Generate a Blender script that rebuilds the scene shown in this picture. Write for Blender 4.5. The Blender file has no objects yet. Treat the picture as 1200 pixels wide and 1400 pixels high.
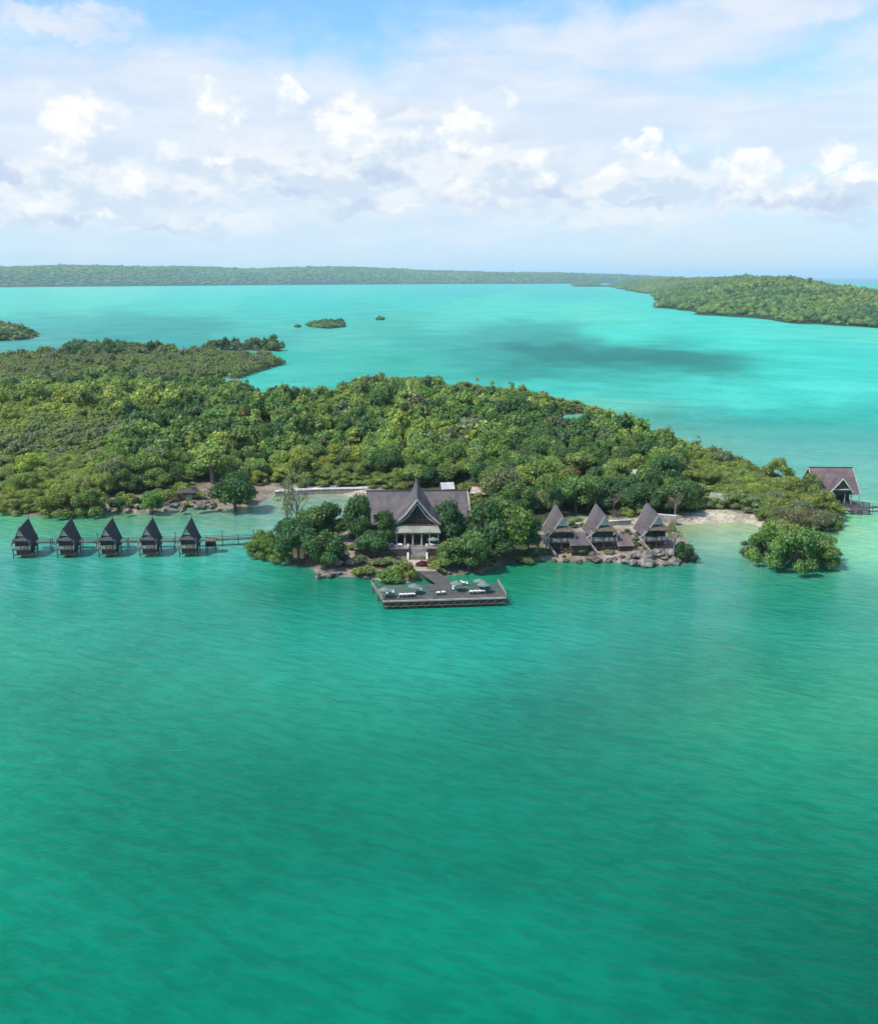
import bpy, math, random
import numpy as np
from mathutils import Vector, Matrix
R = math.radians
random.seed(7); rng = np.random.default_rng(7)
scene = bpy.context.scene
C = scene.collection

# ------------------------------------------------------------------ camera, sky, sun, exposure
CAM_H = 70.0
FPX = 1400.0
PITCH = math.atan(323.0/1400.0)
cam_d = bpy.data.cameras.new('camera'); cam = bpy.data.objects.new('camera', cam_d); C.objects.link(cam)
cam_d.sensor_fit = 'HORIZONTAL'; cam_d.sensor_width = 36.0; cam_d.lens = 36.0*FPX/1200.0
cam_d.clip_start = 1.0; cam_d.clip_end = 250000.0
cam.location = (0, 0, CAM_H); cam.rotation_euler = (math.pi/2-PITCH, 0, 0)
scene.camera = cam
scene.view_settings.view_transform = 'Standard'
scene.view_settings.look = 'None'
scene.view_settings.exposure = 0.45
scene.view_settings.gamma = 1.0

SUN_EL, SUN_AZ = R(52), R(-118)       # azimuth measured from +Y towards +X (camera looks along +Y)
sun_dir = Vector((math.cos(SUN_EL)*math.sin(SUN_AZ), math.cos(SUN_EL)*math.cos(SUN_AZ), math.sin(SUN_EL)))
sd = bpy.data.lights.new('sun', 'SUN'); sd.energy = 3.9; sd.angle = R(0.6); sd.color = (1.0, 0.955, 0.88)
so = bpy.data.objects.new('sun', sd); C.objects.link(so)
so.rotation_euler = (-sun_dir).to_track_quat('-Z', 'Y').to_euler()

fw = Vector((0, math.cos(PITCH), -math.sin(PITCH))); up = Vector((0, math.sin(PITCH), math.cos(PITCH)))
def ray(px, py):
    return Vector((1, 0, 0))*((px-600)/FPX) + up*((700-py)/FPX) + fw
def gp(px, py, z=0.0):
    d = ray(px, py); t = (z-CAM_H)/d.z
    return Vector((d.x*t, d.y*t, z))
def proj(x, y, z):
    x = np.asarray(x, float); y = np.asarray(y, float); z = np.asarray(z, float)-CAM_H
    f = y*fw.y+z*fw.z; u = y*up.y+z*up.z
    f = np.where(f < 1, 1, f)
    return 600+FPX*x/f, 700-FPX*u/f

world = bpy.data.worlds.new('World'); scene.world = world; world.use_nodes = True
class NT:
    """small node-building helper"""
    def __init__(s, tree): s.t = tree; s.n = tree.nodes; s.l = tree.links
    def node(s, typ, **kw):
        n = s.n.new(typ)
        for k, v in kw.items(): setattr(n, k, v)
        return n
    def inp(s, sock, v):
        if v is None: return
        if hasattr(v, 'is_output') or isinstance(v, bpy.types.NodeSocket): s.l.new(v, sock)
        else: sock.default_value = v
    def m(s, op, a, b=None, c=None, clamp=False):
        n = s.n.new('ShaderNodeMath'); n.operation = op; n.use_clamp = clamp
        s.inp(n.inputs[0], a); s.inp(n.inputs[1], b); s.inp(n.inputs[2], c); return n.outputs[0]
    def vm(s, op, a, b=None, out=0):
        n = s.n.new('ShaderNodeVectorMath'); n.operation = op
        s.inp(n.inputs[0], a); s.inp(n.inputs[1], b); return n.outputs[out]
    def comb(s, x, y, z=0.0):
        n = s.n.new('ShaderNodeCombineXYZ'); s.inp(n.inputs[0], x); s.inp(n.inputs[1], y); s.inp(n.inputs[2], z); return n.outputs[0]
    def noise(s, vec, scale, detail=4, rough=.55, dist=0.0, col=False):
        n = s.n.new('ShaderNodeTexNoise'); s.inp(n.inputs['Vector'], vec); n.inputs['Scale'].default_value = scale
        n.inputs['Detail'].default_value = detail; n.inputs['Roughness'].default_value = rough; n.inputs['Distortion'].default_value = dist
        return n.outputs['Color' if col else 'Fac']
    def ramp(s, fac, lo, hi, a=0.0, b=1.0, smooth=True):
        n = s.n.new('ShaderNodeMapRange'); n.interpolation_type = 'SMOOTHSTEP' if smooth else 'LINEAR'
        s.inp(n.inputs[0], fac); s.inp(n.inputs[1], lo); s.inp(n.inputs[2], hi); s.inp(n.inputs[3], a); s.inp(n.inputs[4], b); return n.outputs[0]
    def mix(s, f, a, b, mode='MIX'):
        n = s.n.new('ShaderNodeMix'); n.data_type = 'RGBA'; n.blend_type = mode; n.clamp_factor = True
        s.inp(n.inputs[0], f)
        for k, v in ((6, a), (7, b)):
            if isinstance(v, tuple) and len(v) == 3: v = v+(1,)
            s.inp(n.inputs[k], v)
        return n.outputs[2]
def srgb(r, g, b):
    f = lambda c: (c/255/12.92) if c/255 <= .04045 else ((c/255+.055)/1.055)**2.4
    return (f(r), f(g), f(b))

def build_world():
    w = NT(world.node_tree); w.n.clear()
    out = w.node('ShaderNodeOutputWorld'); bg = w.node('ShaderNodeBackground'); w.l.new(bg.outputs[0], out.inputs[0])
    sky = w.node('ShaderNodeTexSky'); sky.sky_type = 'NISHITA'; sky.sun_disc = False
    sky.sun_elevation = SUN_EL; sky.sun_rotation = SUN_AZ; sky.altitude = 60; sky.air_density = 1.0; sky.dust_density = 0.4; sky.ozone_density = 2.0
    bg.inputs['Strength'].default_value = 0.1
    tc = w.node('ShaderNodeTexCoord'); sep = w.node('ShaderNodeSeparateXYZ'); w.l.new(tc.outputs['Generated'], sep.inputs[0])
    X, Y, Z = sep.outputs
    az = w.m('ARCTAN2', X, Y); el = w.m('ARCSINE', Z)
    base_uv = w.comb(az, el)
    # wind-torn edges: the coordinates themselves are pushed about by noise
    n1 = w.noise(w.comb(w.m('MULTIPLY', az, 1.0), w.m('MULTIPLY', el, 1.35)), 14, 6, .6, col=True)
    n2 = w.noise(w.comb(az, w.m('MULTIPLY', el, 1.2)), 46, 5, .6, col=True)
    off = w.vm('ADD', w.vm('SCALE', w.vm('SUBTRACT', n1, (.5, .5, .5))), w.vm('SCALE', w.vm('SUBTRACT', n2, (.5, .5, .5))))
    for nd in w.n:
        if nd.bl_idname == 'ShaderNodeVectorMath' and nd.operation == 'SCALE': nd.inputs['Scale'].default_value = .1
    sc = [nd for nd in w.n if nd.bl_idname == 'ShaderNodeVectorMath' and nd.operation == 'SCALE']
    sc[0].inputs['Scale'].default_value = .075; sc[1].inputs['Scale'].default_value = .028
    uv = w.vm('ADD', base_uv, off)
    s2 = w.node('ShaderNodeSeparateXYZ'); w.l.new(uv, s2.inputs[0]); U, V = s2.outputs[0], s2.outputs[1]
    el_deg = w.m('MULTIPLY', el, 180/math.pi)
    # clear sky, slightly cooler than the model's horizon
    clear = w.mix(1.0, sky.outputs[0], (0.98, 1.38, 1.55), 'MULTIPLY')
    low = w.ramp(el_deg, 0.0, 11.0, 1.0, 0.0)
    clear = w.mix(w.m('MULTIPLY', low, .80), clear, (4.6, 5.2, 6.7))
    # high thin sheet of cloud, drawn out sideways
    st = w.noise(w.comb(w.m('MULTIPLY', az, 1.0), w.m('MULTIPLY', el, 2.6)), 5.5, 7, .54, .5)
    st2 = w.noise(w.comb(w.m('MULTIPLY', az, 1.0), w.m('MULTIPLY', el, 4.5), 3.3), 11, 5, .55, .3)
    stt = w.m('ADD', w.m('MULTIPLY', st, .7), w.m('MULTIPLY', st2, .3))
    def puff_field(lst):
        acc = None
        for px, py, a, b, s in lst:
            d = ray(px, py).normalized(); u0 = math.atan2(d.x, d.y); v0 = math.asin(d.z)
            du = w.m('MULTIPLY', w.m('SUBTRACT', U, u0), FPX/a); dv = w.m('MULTIPLY', w.m('SUBTRACT', V, v0), FPX/b)
            r = w.m('ADD', w.m('MULTIPLY', du, du), w.m('MULTIPLY', dv, dv))
            e = w.m('MULTIPLY', w.m('EXPONENT', w.m('MULTIPLY', r, -1.0)), s)
            acc = e if acc is None else w.m('MAXIMUM', acc, e)
        return acc
    # sheets (broad), holes of blue handled by leaving them out
    sheet = puff_field([(120, 150, 330, 95, 1.), (250, 105, 260, 30, .8), (420, 180, 330, 100, 1.), (700, 165, 330, 100, 1.), (860, 60, 260, 60, .8),
                        (1000, 170, 300, 60, .85), (80, 20, 110, 18, .8), (1080, 10, 120, 30, .8), (-250, 160, 330, 120, 1.), (1420, 120, 300, 100, .9), (560, 260, 700, 90, .72)])
    sheetm = w.ramp(w.m('ADD', w.m('MULTIPLY', sheet, .9), w.m('MULTIPLY', w.m('SUBTRACT', stt, .5), 1.0)), .07, .72)
    # everywhere else (above and behind the camera) the same sheet drifts in patches
    away = w.ramp(w.m('ABSOLUTE', az), .55, .9)
    away = w.m('MAXIMUM', away, w.ramp(el_deg, 17, 30))
    wide = w.ramp(w.noise(w.vm('MULTIPLY', tc.outputs['Generated'], (1, 1, 2.5)), 2.2, 7, .6, .4), .46, .66)
    sheetm = w.m('MAXIMUM', sheetm, w.m('MULTIPLY', away, w.m('MULTIPLY', wide, .8)))
    sheetc = w.mix(w.ramp(st2, .3, .7), (5.3, 5.9, 6.9), (6.35, 6.6, 7.1))
    col = w.mix(w.m('MULTIPLY', sheetm, .88), clear, sheetc)
    # cumulus banks: shaded bodies first, then sunlit heads
    bodies = puff_field([(110, 250, 150, 45, .9), (330, 230, 150, 55, .85), (500, 240, 130, 55, .95), (690, 240, 120, 60, .9), (560, 150, 60, 30, .6),
                         (880, 255, 120, 45, 1.), (1090, 265, 150, 35, 1.), (40, 290, 120, 25, .7), (260, 300, 160, 20, .6), (800, 300, 200, 18, .55), (-200, 240, 140, 60, .9), (1350, 240, 160, 60, .9)])
    bm = w.ramp(w.m('ADD', bodies, w.m('MULTIPLY', w.m('SUBTRACT', st, .5), .5)), .2, .7)
    bn = w.noise(w.comb(az, w.m('MULTIPLY', el, 1.8), 7.1), 17, 6, .6)
    bu = w.noise(w.comb(w.m('SUBTRACT', az, .008), w.m('MULTIPLY', w.m('ADD', el, .014), 1.8), 7.1), 17, 6, .6)
    bodyc = w.mix(w.ramp(w.m('SUBTRACT', bn, bu), -.10, .10), (5.0, 5.75, 6.75), (6.9, 7.0, 7.2))
    col = w.mix(w.m('MULTIPLY', bm, .85), col, bodyc)
    heads = puff_field([(108, 158, 52, 44, 1.), (75, 190, 30, 24, .7), (135, 175, 34, 26, .8), (292, 142, 40, 27, 1.1), (66, 108, 26, 15, .7), (478, 165, 50, 44, 1.05), (510, 185, 30, 24, .8), (400, 112, 30, 18, .8), (385, 138, 24, 20, .6), (640, 165, 36, 30, .95), (612, 195, 26, 22, .8), (655, 200, 30, 20, .7),
                        (690, 130, 24, 30, .5), (872, 205, 34, 20, 1.05), (842, 228, 26, 20, .9), (905, 228, 24, 16, .8), (1035, 238, 54, 36, 1.2), (1075, 245, 34, 24, .9), (1138, 205, 30, 20, 1.05), (1195, 232, 40, 24, 1.), (1150, 240, 34, 18, .8), (165, 248, 34, 18, .95), (55, 272, 34, 15, .85), (28, 262, 18, 14, .6), (150, 290, 22, 12, .6),
                        (300, 212, 44, 22, .75), (560, 205, 32, 22, .65), (725, 205, 34, 28, .7), (740, 235, 26, 16, .7), (805, 262, 44, 14, .6), (290, 262, 26, 13, .7), (560, 287, 34, 12, .6), (225, 200, 30, 20, .5), (430, 215, 36, 18, .6), (620, 250, 40, 14, .55), (1010, 275, 34, 10, .6), (-150, 180, 90, 50, 1.), (1330, 200, 90, 50, 1.)])
    hn = w.noise(w.comb(az, w.m('MULTIPLY', el, 1.2), 1.7), 22, 7, .55)
    hu = w.noise(w.comb(w.m('SUBTRACT', az, .004), w.m('MULTIPLY', w.m('ADD', el, .010), 1.2), 1.7), 22, 7, .55)
    relief = w.ramp(w.m('SUBTRACT', hn, hu), -.13, .07)
    hm = w.ramp(w.m('ADD', heads, w.m('MULTIPLY', w.m('SUBTRACT', hn, .5), .75)), .33, .72)
    headc = w.mix(relief, (6.0, 6.5, 7.1), (7.7, 7.65, 7.6))
    col = w.mix(w.m('MULTIPLY', hm, w.ramp(relief, 0, 1, .62, .95)), col, headc)
    # lavender bases
    bases = puff_field([(520, 238, 50, 12, 1.), (410, 268, 36, 8, 1.), (10, 222, 26, 9, 1.), (750, 268, 56, 14, 1.), (90, 293, 50, 8, .8), (880, 287, 50, 8, .8),
                        (230, 310, 60, 8, .8), (490, 292, 44, 12, .8), (1090, 283, 120, 12, .9), (1150, 300, 90, 14, .7), (640, 275, 60, 10, .7)])
    bsm = w.ramp(w.m('ADD', bases, w.m('MULTIPLY', w.m('SUBTRACT', hn, .5), .8)), .3, .95)
    col = w.mix(w.m('MULTIPLY', bsm, .6), col, (3.9, 4.6, 6.3))
    w.l.new(col, bg.inputs['Color'])
    world.cycles.sampling_method = 'MANUAL'; world.cycles.sample_map_resolution = 512
build_world()

# ------------------------------------------------------------------ helpers
def tag(o, label=None, cat=None, group=None, kind=None):
    if label: o['label'] = label
    if cat: o['category'] = cat
    if group: o['group'] = group
    if kind: o['kind'] = kind
    return o
def thing(name, loc, label, cat, rz=0, group=None, scale=None):
    o = bpy.data.objects.new(name, None); C.objects.link(o); o.empty_display_size = .3
    o.location = loc; o.rotation_euler = (0, 0, rz)
    if scale: o.scale = scale if isinstance(scale, tuple) else (scale,)*3
    return tag(o, label, cat, group)
def link(name, me, parent=None):
    o = bpy.data.objects.new(name, me); C.objects.link(o)
    if parent is not None: o.parent = parent
    return o
def copy_tree(o, parent=None):
    c = o.copy(); C.objects.link(c); c.parent = parent
    for ch in list(o.children): copy_tree(ch, c)
    return c
def np_mesh(name, V, quads=None, tris=None, mat=None, tint=None, smooth=False):
    V = np.asarray(V, np.float32); me = bpy.data.meshes.new(name)
    q = np.zeros((0, 4), np.int32) if quads is None else np.asarray(quads, np.int32)
    t = np.zeros((0, 3), np.int32) if tris is None else np.asarray(tris, np.int32)
    me.vertices.add(len(V)); me.vertices.foreach_set('co', V.ravel())
    nl = q.size+t.size; me.loops.add(nl); me.loops.foreach_set('vertex_index', np.concatenate([q.ravel(), t.ravel()]))
    me.polygons.add(len(q)+len(t))
    me.polygons.foreach_set('loop_start', np.concatenate([np.arange(len(q))*4, q.size+np.arange(len(t))*3]).astype(np.int32))
    if smooth: me.polygons.foreach_set('use_smooth', np.ones(len(q)+len(t), bool))
    me.update(calc_edges=True)
    if tint is not None:
        a = me.color_attributes.new('tint', 'FLOAT_COLOR', 'POINT'); c = np.ones((len(V), 4), np.float32); c[:, :3] = tint
        a.data.foreach_set('color', c.ravel())
    if mat: me.materials.append(mat)
    return me
class MB:
    """collects simple solids, then links them as one mesh object"""
    def __init__(s): s.v = []; s.f = []
    def add(s, vs, fs):
        b = len(s.v); s.v += [tuple(v) for v in vs]; s.f += [[b+i for i in f] for f in fs]; return s
    def box(s, x0, x1, y0, y1, z0, z1):
        return s.add([(x0,y0,z0),(x1,y0,z0),(x1,y1,z0),(x0,y1,z0),(x0,y0,z1),(x1,y0,z1),(x1,y1,z1),(x0,y1,z1)],
              [(3,2,1,0),(4,5,6,7),(0,1,5,4),(1,2,6,5),(2,3,7,6),(3,0,4,7)])
    def panel(s, pts, t):
        """flat polygon given thickness t along its own normal"""
        pts = [Vector(p) for p in pts]; n = (pts[1]-pts[0]).cross(pts[2]-pts[0]).normalized()*t; k = len(pts)
        return s.add([p for p in pts]+[p-n for p in pts], [list(range(k)), list(range(2*k-1, k-1, -1))]+[[i, i+k, (i+1) % k+k, (i+1) % k] for i in range(k)])
    def bar(s, a, b, w, h=None, n=4):
        a = Vector(a); b = Vector(b); d = (b-a).normalized(); h = h or w
        u = d.cross(Vector((0, 0, 1)));
        if u.length < 1e-3: u = Vector((1, 0, 0))
        u.normalize(); v = d.cross(u)
        if n == 4: offs = [(-1,-1),(1,-1),(1,1),(-1,1)]
        else: offs = [(math.cos(2*math.pi*i/n), math.sin(2*math.pi*i/n)) for i in range(n)]
        P = [a+u*(x*w/2)+v*(y*h/2) for x, y in offs]+[b+u*(x*w/2)+v*(y*h/2) for x, y in offs]
        return s.add(P, [list(range(n-1, -1, -1)), list(range(n, 2*n))]+[[i, (i+1) % n, (i+1) % n+n, i+n] for i in range(n)])
    def tube(s, pts, rad, n=6):
        rings = []
        for i, p in enumerate(pts):
            p = Vector(p); d = (Vector(pts[min(i+1, len(pts)-1)])-Vector(pts[max(i-1, 0)])).normalized()
            u = d.cross(Vector((.3, 1, .1))).normalized(); v = d.cross(u); r = rad[i]
            rings.append([p+u*(r*math.cos(2*math.pi*k/n))+v*(r*math.sin(2*math.pi*k/n)) for k in range(n)])
        vs = [q for r in rings for q in r]; fs = []
        for i in range(len(pts)-1):
            for k in range(n): fs.append([i*n+k, i*n+(k+1) % n, (i+1)*n+(k+1) % n, (i+1)*n+k])
        fs += [list(range(n-1, -1, -1)), [(len(pts)-1)*n+k for k in range(n)]]
        return s.add(vs, fs)
    def lathe(s, prof, n=12, c=(0, 0, 0)):
        vs = []; fs = []
        for r, z in prof:
            for k in range(n): vs.append((c[0]+r*math.cos(2*math.pi*k/n), c[1]+r*math.sin(2*math.pi*k/n), c[2]+z))
        for i in range(len(prof)-1):
            for k in range(n): fs.append([i*n+k, i*n+(k+1) % n, (i+1)*n+(k+1) % n, (i+1)*n+k])
        fs.append(list(range(n-1, -1, -1))); fs.append([(len(prof)-1)*n+k for k in range(n)])
        return s.add(vs, fs)
    def build(s, name, mat, parent=None, smooth=False):
        me = bpy.data.meshes.new(name); me.from_pydata(s.v, [], s.f); me.materials.append(mat)
        if smooth:
            for p in me.polygons: p.use_smooth = True
        me.update(); return link(name, me, parent)

# ------------------------------------------------------------------ materials
def mat_base(name):
    m = bpy.data.materials.new(name); m.use_nodes = True; n = NT(m.node_tree)
    bs = m.node_tree.nodes['Principled BSDF']; return m, n, bs
def m_generic(name, c1, c2, scale=1.0, rough=.8, bump=.0, stripes=None, spec=.3, metal=0.0):
    m, n, bs = mat_base(name)
    tc = n.node('ShaderNodeTexCoord'); co = tc.outputs['Object']
    f = n.noise(co, scale, 6, .6); f = n.ramp(f, .3, .7)
    col = n.mix(f, c1, c2)
    fine = n.noise(co, scale*9, 3, .6)
    col = n.mix(n.ramp(fine, .3, .75, 0, .35), col, tuple(.55*c for c in c1))
    h = fine
    if stripes:
        ax, per, dark = stripes
        sp = n.node('ShaderNodeSeparateXYZ'); n.l.new(co, sp.inputs[0])
        fr = n.m('FRACT', n.m('MULTIPLY', sp.outputs[ax], 1/per)); g = n.ramp(fr, 0.0, .14, 1, 0)
        rn = n.noise(n.comb(0, 0, n.m('FLOOR', n.m('MULTIPLY', sp.outputs[ax], 1/per))), 7.3, 1)
        col = n.mix(n.ramp(rn, .3, .7, 0, .5), col, tuple(.6*c for c in c2))
        col = n.mix(n.m('MULTIPLY', g, dark), col, tuple(.35*c for c in c1)); h = n.m('SUBTRACT', h, n.m('MULTIPLY', g, 1.2))
    st = n.noise(co, scale*.33, 5, .7, 1.0); col = n.mix(1.0, col, n.mix(n.ramp(st, .32, .68), (.72,.72,.74), (1.22,1.2,1.16)), 'MULTIPLY')
    n.inp(bs.inputs['Base Color'], col); bs.inputs['Roughness'].default_value = rough
    bs.inputs['Specular IOR Level'].default_value = spec; bs.inputs['Metallic'].default_value = metal
    if bump:
        b = n.node('ShaderNodeBump'); b.inputs['Strength'].default_value = bump; b.inputs['Distance'].default_value = .05
        n.l.new(h, b.inputs['Height']); n.l.new(b.outputs[0], bs.inputs['Normal'])
    return m
M = {}
M['roof'] = m_generic('roof_shingle', (.105,.090,.094), (.155,.134,.140), .5, .75, .5, (2, .42, .45))
M['roof_dark'] = m_generic('roof_thatch_dark', (.060,.054,.056), (.105,.094,.096), .7, .85, .6, (2, .35, .5))
M['roof_red'] = m_generic('roof_red_brown', (.15,.105,.108), (.21,.155,.158), .5, .75, .5, (2, .4, .4))
M['wood'] = m_generic('weathered_dark_wood', (.060,.046,.038), (.13,.10,.08), 1.2, .8, .4, (0, .3, .6))
M['wood_mid'] = m_generic('brown_wood', (.12,.085,.065), (.20,.15,.12), 1.2, .8, .4, (0, .3, .5))
M['deck'] = m_generic('deck_boards', (.075,.068,.068), (.125,.112,.105), .5, .8, .4, (0, .35, .6))
M['deck_green'] = m_generic('green_grey_deck_mat', (.045,.085,.065), (.075,.12,.095), .6, .9, .3)
M['gable'] = m_generic('pale_gable_panel', (.55,.53,.50), (.70,.68,.65), .8, .7, .2, (0, .5, .3))
M['trim'] = m_generic('pale_timber_trim', (.34,.30,.27), (.48,.44,.40), 1.5, .7, .2)
M['awning'] = m_generic('grey_green_awning', (.24,.25,.21), (.33,.34,.28), .6, .8, .3, (0, .6, .3))
M['concrete'] = m_generic('weathered_concrete', (.20,.185,.17), (.32,.30,.27), .8, .9, .4)
M['paving'] = m_generic('pinkish_paving', (.36,.27,.23), (.46,.37,.32), .8, .9, .4)
M['white'] = m_generic('white_cloth', (.78,.78,.76), (.84,.84,.82), 2, .7, .1)
M['umb'] = m_generic('faded_green_canvas', (.13,.19,.15), (.20,.27,.22), 1, .8, .1)
M['rock'] = m_generic('limestone', (.10,.088,.074), (.32,.295,.255), .7, .95, 1.0)
M['rock_d'] = m_generic('wet_brown_rock', (.07,.055,.045), (.20,.16,.13), .6, .9, 1.0)
M['bark'] = m_generic('bark', (.10,.08,.06), (.20,.17,.14), 1.5, .9, .5)
M['bark_pale'] = m_generic('bare_grey_branches', (.26,.22,.20), (.38,.34,.31), 1.5, .9, .5)
M['orange'] = m_generic('faded_orange_sheet', (.45,.17,.09), (.55,.24,.14), 1, .8, .2)
M['steel'] = m_generic('pale_metal_sheet', (.52,.51,.50), (.66,.65,.64), .8, .5, .2, (0, .25, .3))
def m_glass():
    m, n, bs = mat_base('dark_window_glass')
    tc = n.node('ShaderNodeTexCoord'); f = n.noise(tc.outputs['Object'], 1.2, 2)
    n.inp(bs.inputs['Base Color'], n.mix(f, (.012,.012,.014), (.05,.045,.04))); bs.inputs['Roughness'].default_value = .12; return m
M['glass'] = m_glass()
def m_leaf():
    m, n, bs = mat_base('foliage')
    at = n.node('ShaderNodeAttribute'); at.attribute_name = 'tint'
    oi = n.node('ShaderNodeObjectInfo'); geo = n.node('ShaderNodeNewGeometry')
    col = n.mix(1.0, at.outputs['Color'], oi.outputs['Color'], 'MULTIPLY')
    nz = n.noise(geo.outputs['Position'], .9, 3, .6)
    col = n.mix(1.0, col, n.mix(n.ramp(nz, .3, .7), (.78,.80,.85), (1.25,1.2,1.05)), 'MULTIPLY')
    n.inp(bs.inputs['Base Color'], col); bs.inputs['Roughness'].default_value = .55; bs.inputs['Specular IOR Level'].default_value = .25
    tr = n.node('ShaderNodeBsdfTranslucent'); n.inp(tr.inputs[0], n.mix(1.0, col, (1.3,1.25,.5), 'MULTIPLY'))
    mx = n.node('ShaderNodeMixShader'); mx.inputs[0].default_value = .4
    out = m.node_tree.nodes['Material Output']
    n.l.new(bs.outputs[0], mx.inputs[1]); n.l.new(tr.outputs[0], mx.inputs[2]); n.l.new(mx.outputs[0], out.inputs[0]); return m
M['leaf'] = m_leaf()
def m_ground():
    m, n, bs = mat_base('island_ground')
    at = n.node('ShaderNodeAttribute'); at.attribute_name = 'tint'; geo = n.node('ShaderNodeNewGeometry')
    nz = n.noise(geo.outputs['Position'], .22, 6, .65); n3 = n.noise(geo.outputs['Position'], 1.6, 4, .7)
    col = n.mix(1.0, at.outputs['Color'], n.mix(n.ramp(nz, .3, .7), (.62,.62,.62), (1.3,1.3,1.3)), 'MULTIPLY')
    col = n.mix(1.0, col, n.mix(n.ramp(n3, .35, .65), (.65,.66,.68), (1.25,1.22,1.2)), 'MULTIPLY')
    n.inp(bs.inputs['Base Color'], col); bs.inputs['Roughness'].default_value = .95; bs.inputs['Specular IOR Level'].default_value = .1
    b = n.node('ShaderNodeBump'); b.inputs['Strength'].default_value = .8; b.inputs['Distance'].default_value = .5
    n.l.new(n3, b.inputs['Height']); n.l.new(b.outputs[0], bs.inputs['Normal']); return m
M['ground'] = m_ground()
def m_water():
    m, n, bs = mat_base('lagoon_water')
    at = n.node('ShaderNodeAttribute'); at.attribute_name = 'tint'; geo = n.node('ShaderNodeNewGeometry')
    P = geo.outputs['Position']
    rot = n.node('ShaderNodeMapping', vector_type='TEXTURE'); rot.inputs['Rotation'].default_value = (0, 0, R(-24)); rot.inputs['Scale'].default_value = (2.7, 1.0, 1.0); n.l.new(P, rot.inputs[0])
    rot2 = n.node('ShaderNodeMapping', vector_type='TEXTURE'); rot2.inputs['Rotation'].default_value = (0, 0, R(28)); rot2.inputs['Scale'].default_value = (1.9, 1.0, 1.0); n.l.new(P, rot2.inputs[0])
    w1 = n.noise(rot.outputs[0], .55, 5, .62, .4); w2 = n.noise(rot2.outputs[0], 1.3, 3, .6); w3 = n.noise(rot.outputs[0], .10, 4, .6, .6)
    big = n.noise(P, .012, 6, .62, .8); mid = n.noise(rot.outputs[0], .045, 5, .65, .5)
    mod = n.m('ADD', n.m('MULTIPLY', n.ramp(big, .36, .64), .36), n.m('ADD', n.m('MULTIPLY', n.ramp(mid, .36, .64), .25), n.m('MULTIPLY', n.ramp(w1, .38, .62), .42)))  # w1 also paints the ripples' light and dark into the colour
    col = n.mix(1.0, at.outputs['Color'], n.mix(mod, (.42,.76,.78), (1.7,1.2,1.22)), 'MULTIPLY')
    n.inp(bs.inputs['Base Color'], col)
    bs.inputs['IOR'].default_value = 1.33; sy = n.node('ShaderNodeSeparateXYZ'); n.l.new(P, sy.inputs[0])     # the open lagoon beyond the island is ruffled and hardly mirrors
    n.inp(bs.inputs['Specular IOR Level'], n.m('MULTIPLY', n.ramp(sy.outputs[1], 120., 220., .15, .5), n.ramp(sy.outputs[1], 280., 520., 1, .016))); n.inp(bs.inputs['Roughness'], n.ramp(sy.outputs[1], 260., 520., .05, .35)); bs.inputs['Specular Tint'].default_value = (.3,.9,.85,1)
    h = n.m('ADD', n.m('MULTIPLY', w1, .60), n.m('ADD', n.m('MULTIPLY', w2, .16), n.m('MULTIPLY', w3, .5)))
    b = n.node('ShaderNodeBump'); b.inputs['Strength'].default_value = 1.0; b.inputs['Distance'].default_value = .62
    n.l.new(h, b.inputs['Height']); n.l.new(b.outputs[0], bs.inputs['Normal']); return m
M['water'] = m_water()

# ------------------------------------------------------------------ land outlines (traced once, then fixed in metres)
def far_pt(px, dist): return ('m', dist*(px-600)/FPX, dist)
def poly(pts): return np.array([list(p[1:]) if p[0] == 'm' else [*gp(p[0], p[1], p[2] if len(p) > 2 else 0).xy] for p in pts])
MAIN = poly([(-420,712),(-120,697),(0,697),(40,706),(100,706),(140,701),(200,703),(250,695),(300,698),(345,691),(362,684),(385,676),(430,672),(470,676),(486,690),(478,702),(450,712),(410,722),(375,734),(342,745),
    (338,757),(385,768),(425,778),(440,787),(500,788),(520,794),(548,798),(600,790),(655,783),(700,768),(738,764),(760,768),(800,767),(845,769),(880,774),(935,771),(946,758),(938,738),(922,718),(975,716),(1012,713),(1042,722),(1065,722),(1110,728),(1140,722),(1138,706),(1122,690),
    (1104,664,5),(1060,640,6),(1000,618,6),(940,601,6),(880,584,6),(840,572,6),(824,566,3),(826,556,5),(785,545,6),(735,536,6),(700,524,8),(640,520,9),(580,524,9),(540,521,9),(500,530,9),(460,532,9),(415,537,7),(385,539,6),(350,530,6),(320,527,5),
    (318,513,4),(350,501,4),(388,492,4),(374,490,3),(345,487,2),(290,484,1),(300,478,1),(345,478,1),(376,478,2),(390,473,4),(370,469,6),(330,466,8),(305,466,8),(270,473,7),(225,478,7),(200,471,9),(150,467,10),(100,471,9),(40,479,7),(0,482,6),(-120,486,6),(-330,494,6),(-520,560,0)])
POCKET1 = poly([(763,567),(800,566),(807,579),(766,583)])
POCKET2 = poly([(205,526),(260,519),(314,516),(318,530),(290,538),(225,541)])
HEAD = poly([(1500,466),(1330,455),(1200,449),(1130,444),(1090,442),(1060,437),(1000,433),(962,430),(950,425),(925,424),(903,420),(898,410),(894,402),(862,398),(835,392),(800,391)]+[far_pt(780,7000),far_pt(870,7000),far_pt(940,5600),far_pt(1040,4300),far_pt(1130,3300),far_pt(1250,2600),far_pt(1500,2100),far_pt(1800,1500)])
FAR = poly([(-700,392.5),(-300,394),(0,392.6),(200,391),(400,389.4),(600,388.2),(800,387.6),(900,386.5)]+[far_pt(960,12500),far_pt(600,12500),far_pt(0,11000),far_pt(-700,11000)])
ISLET_L = poly([(-200,474),(-60,472),(0,466),(30,465),(50,460),(40,452,3),(20,445,8),(0,440,12),(-60,436,12),(-200,436,12)])
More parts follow.
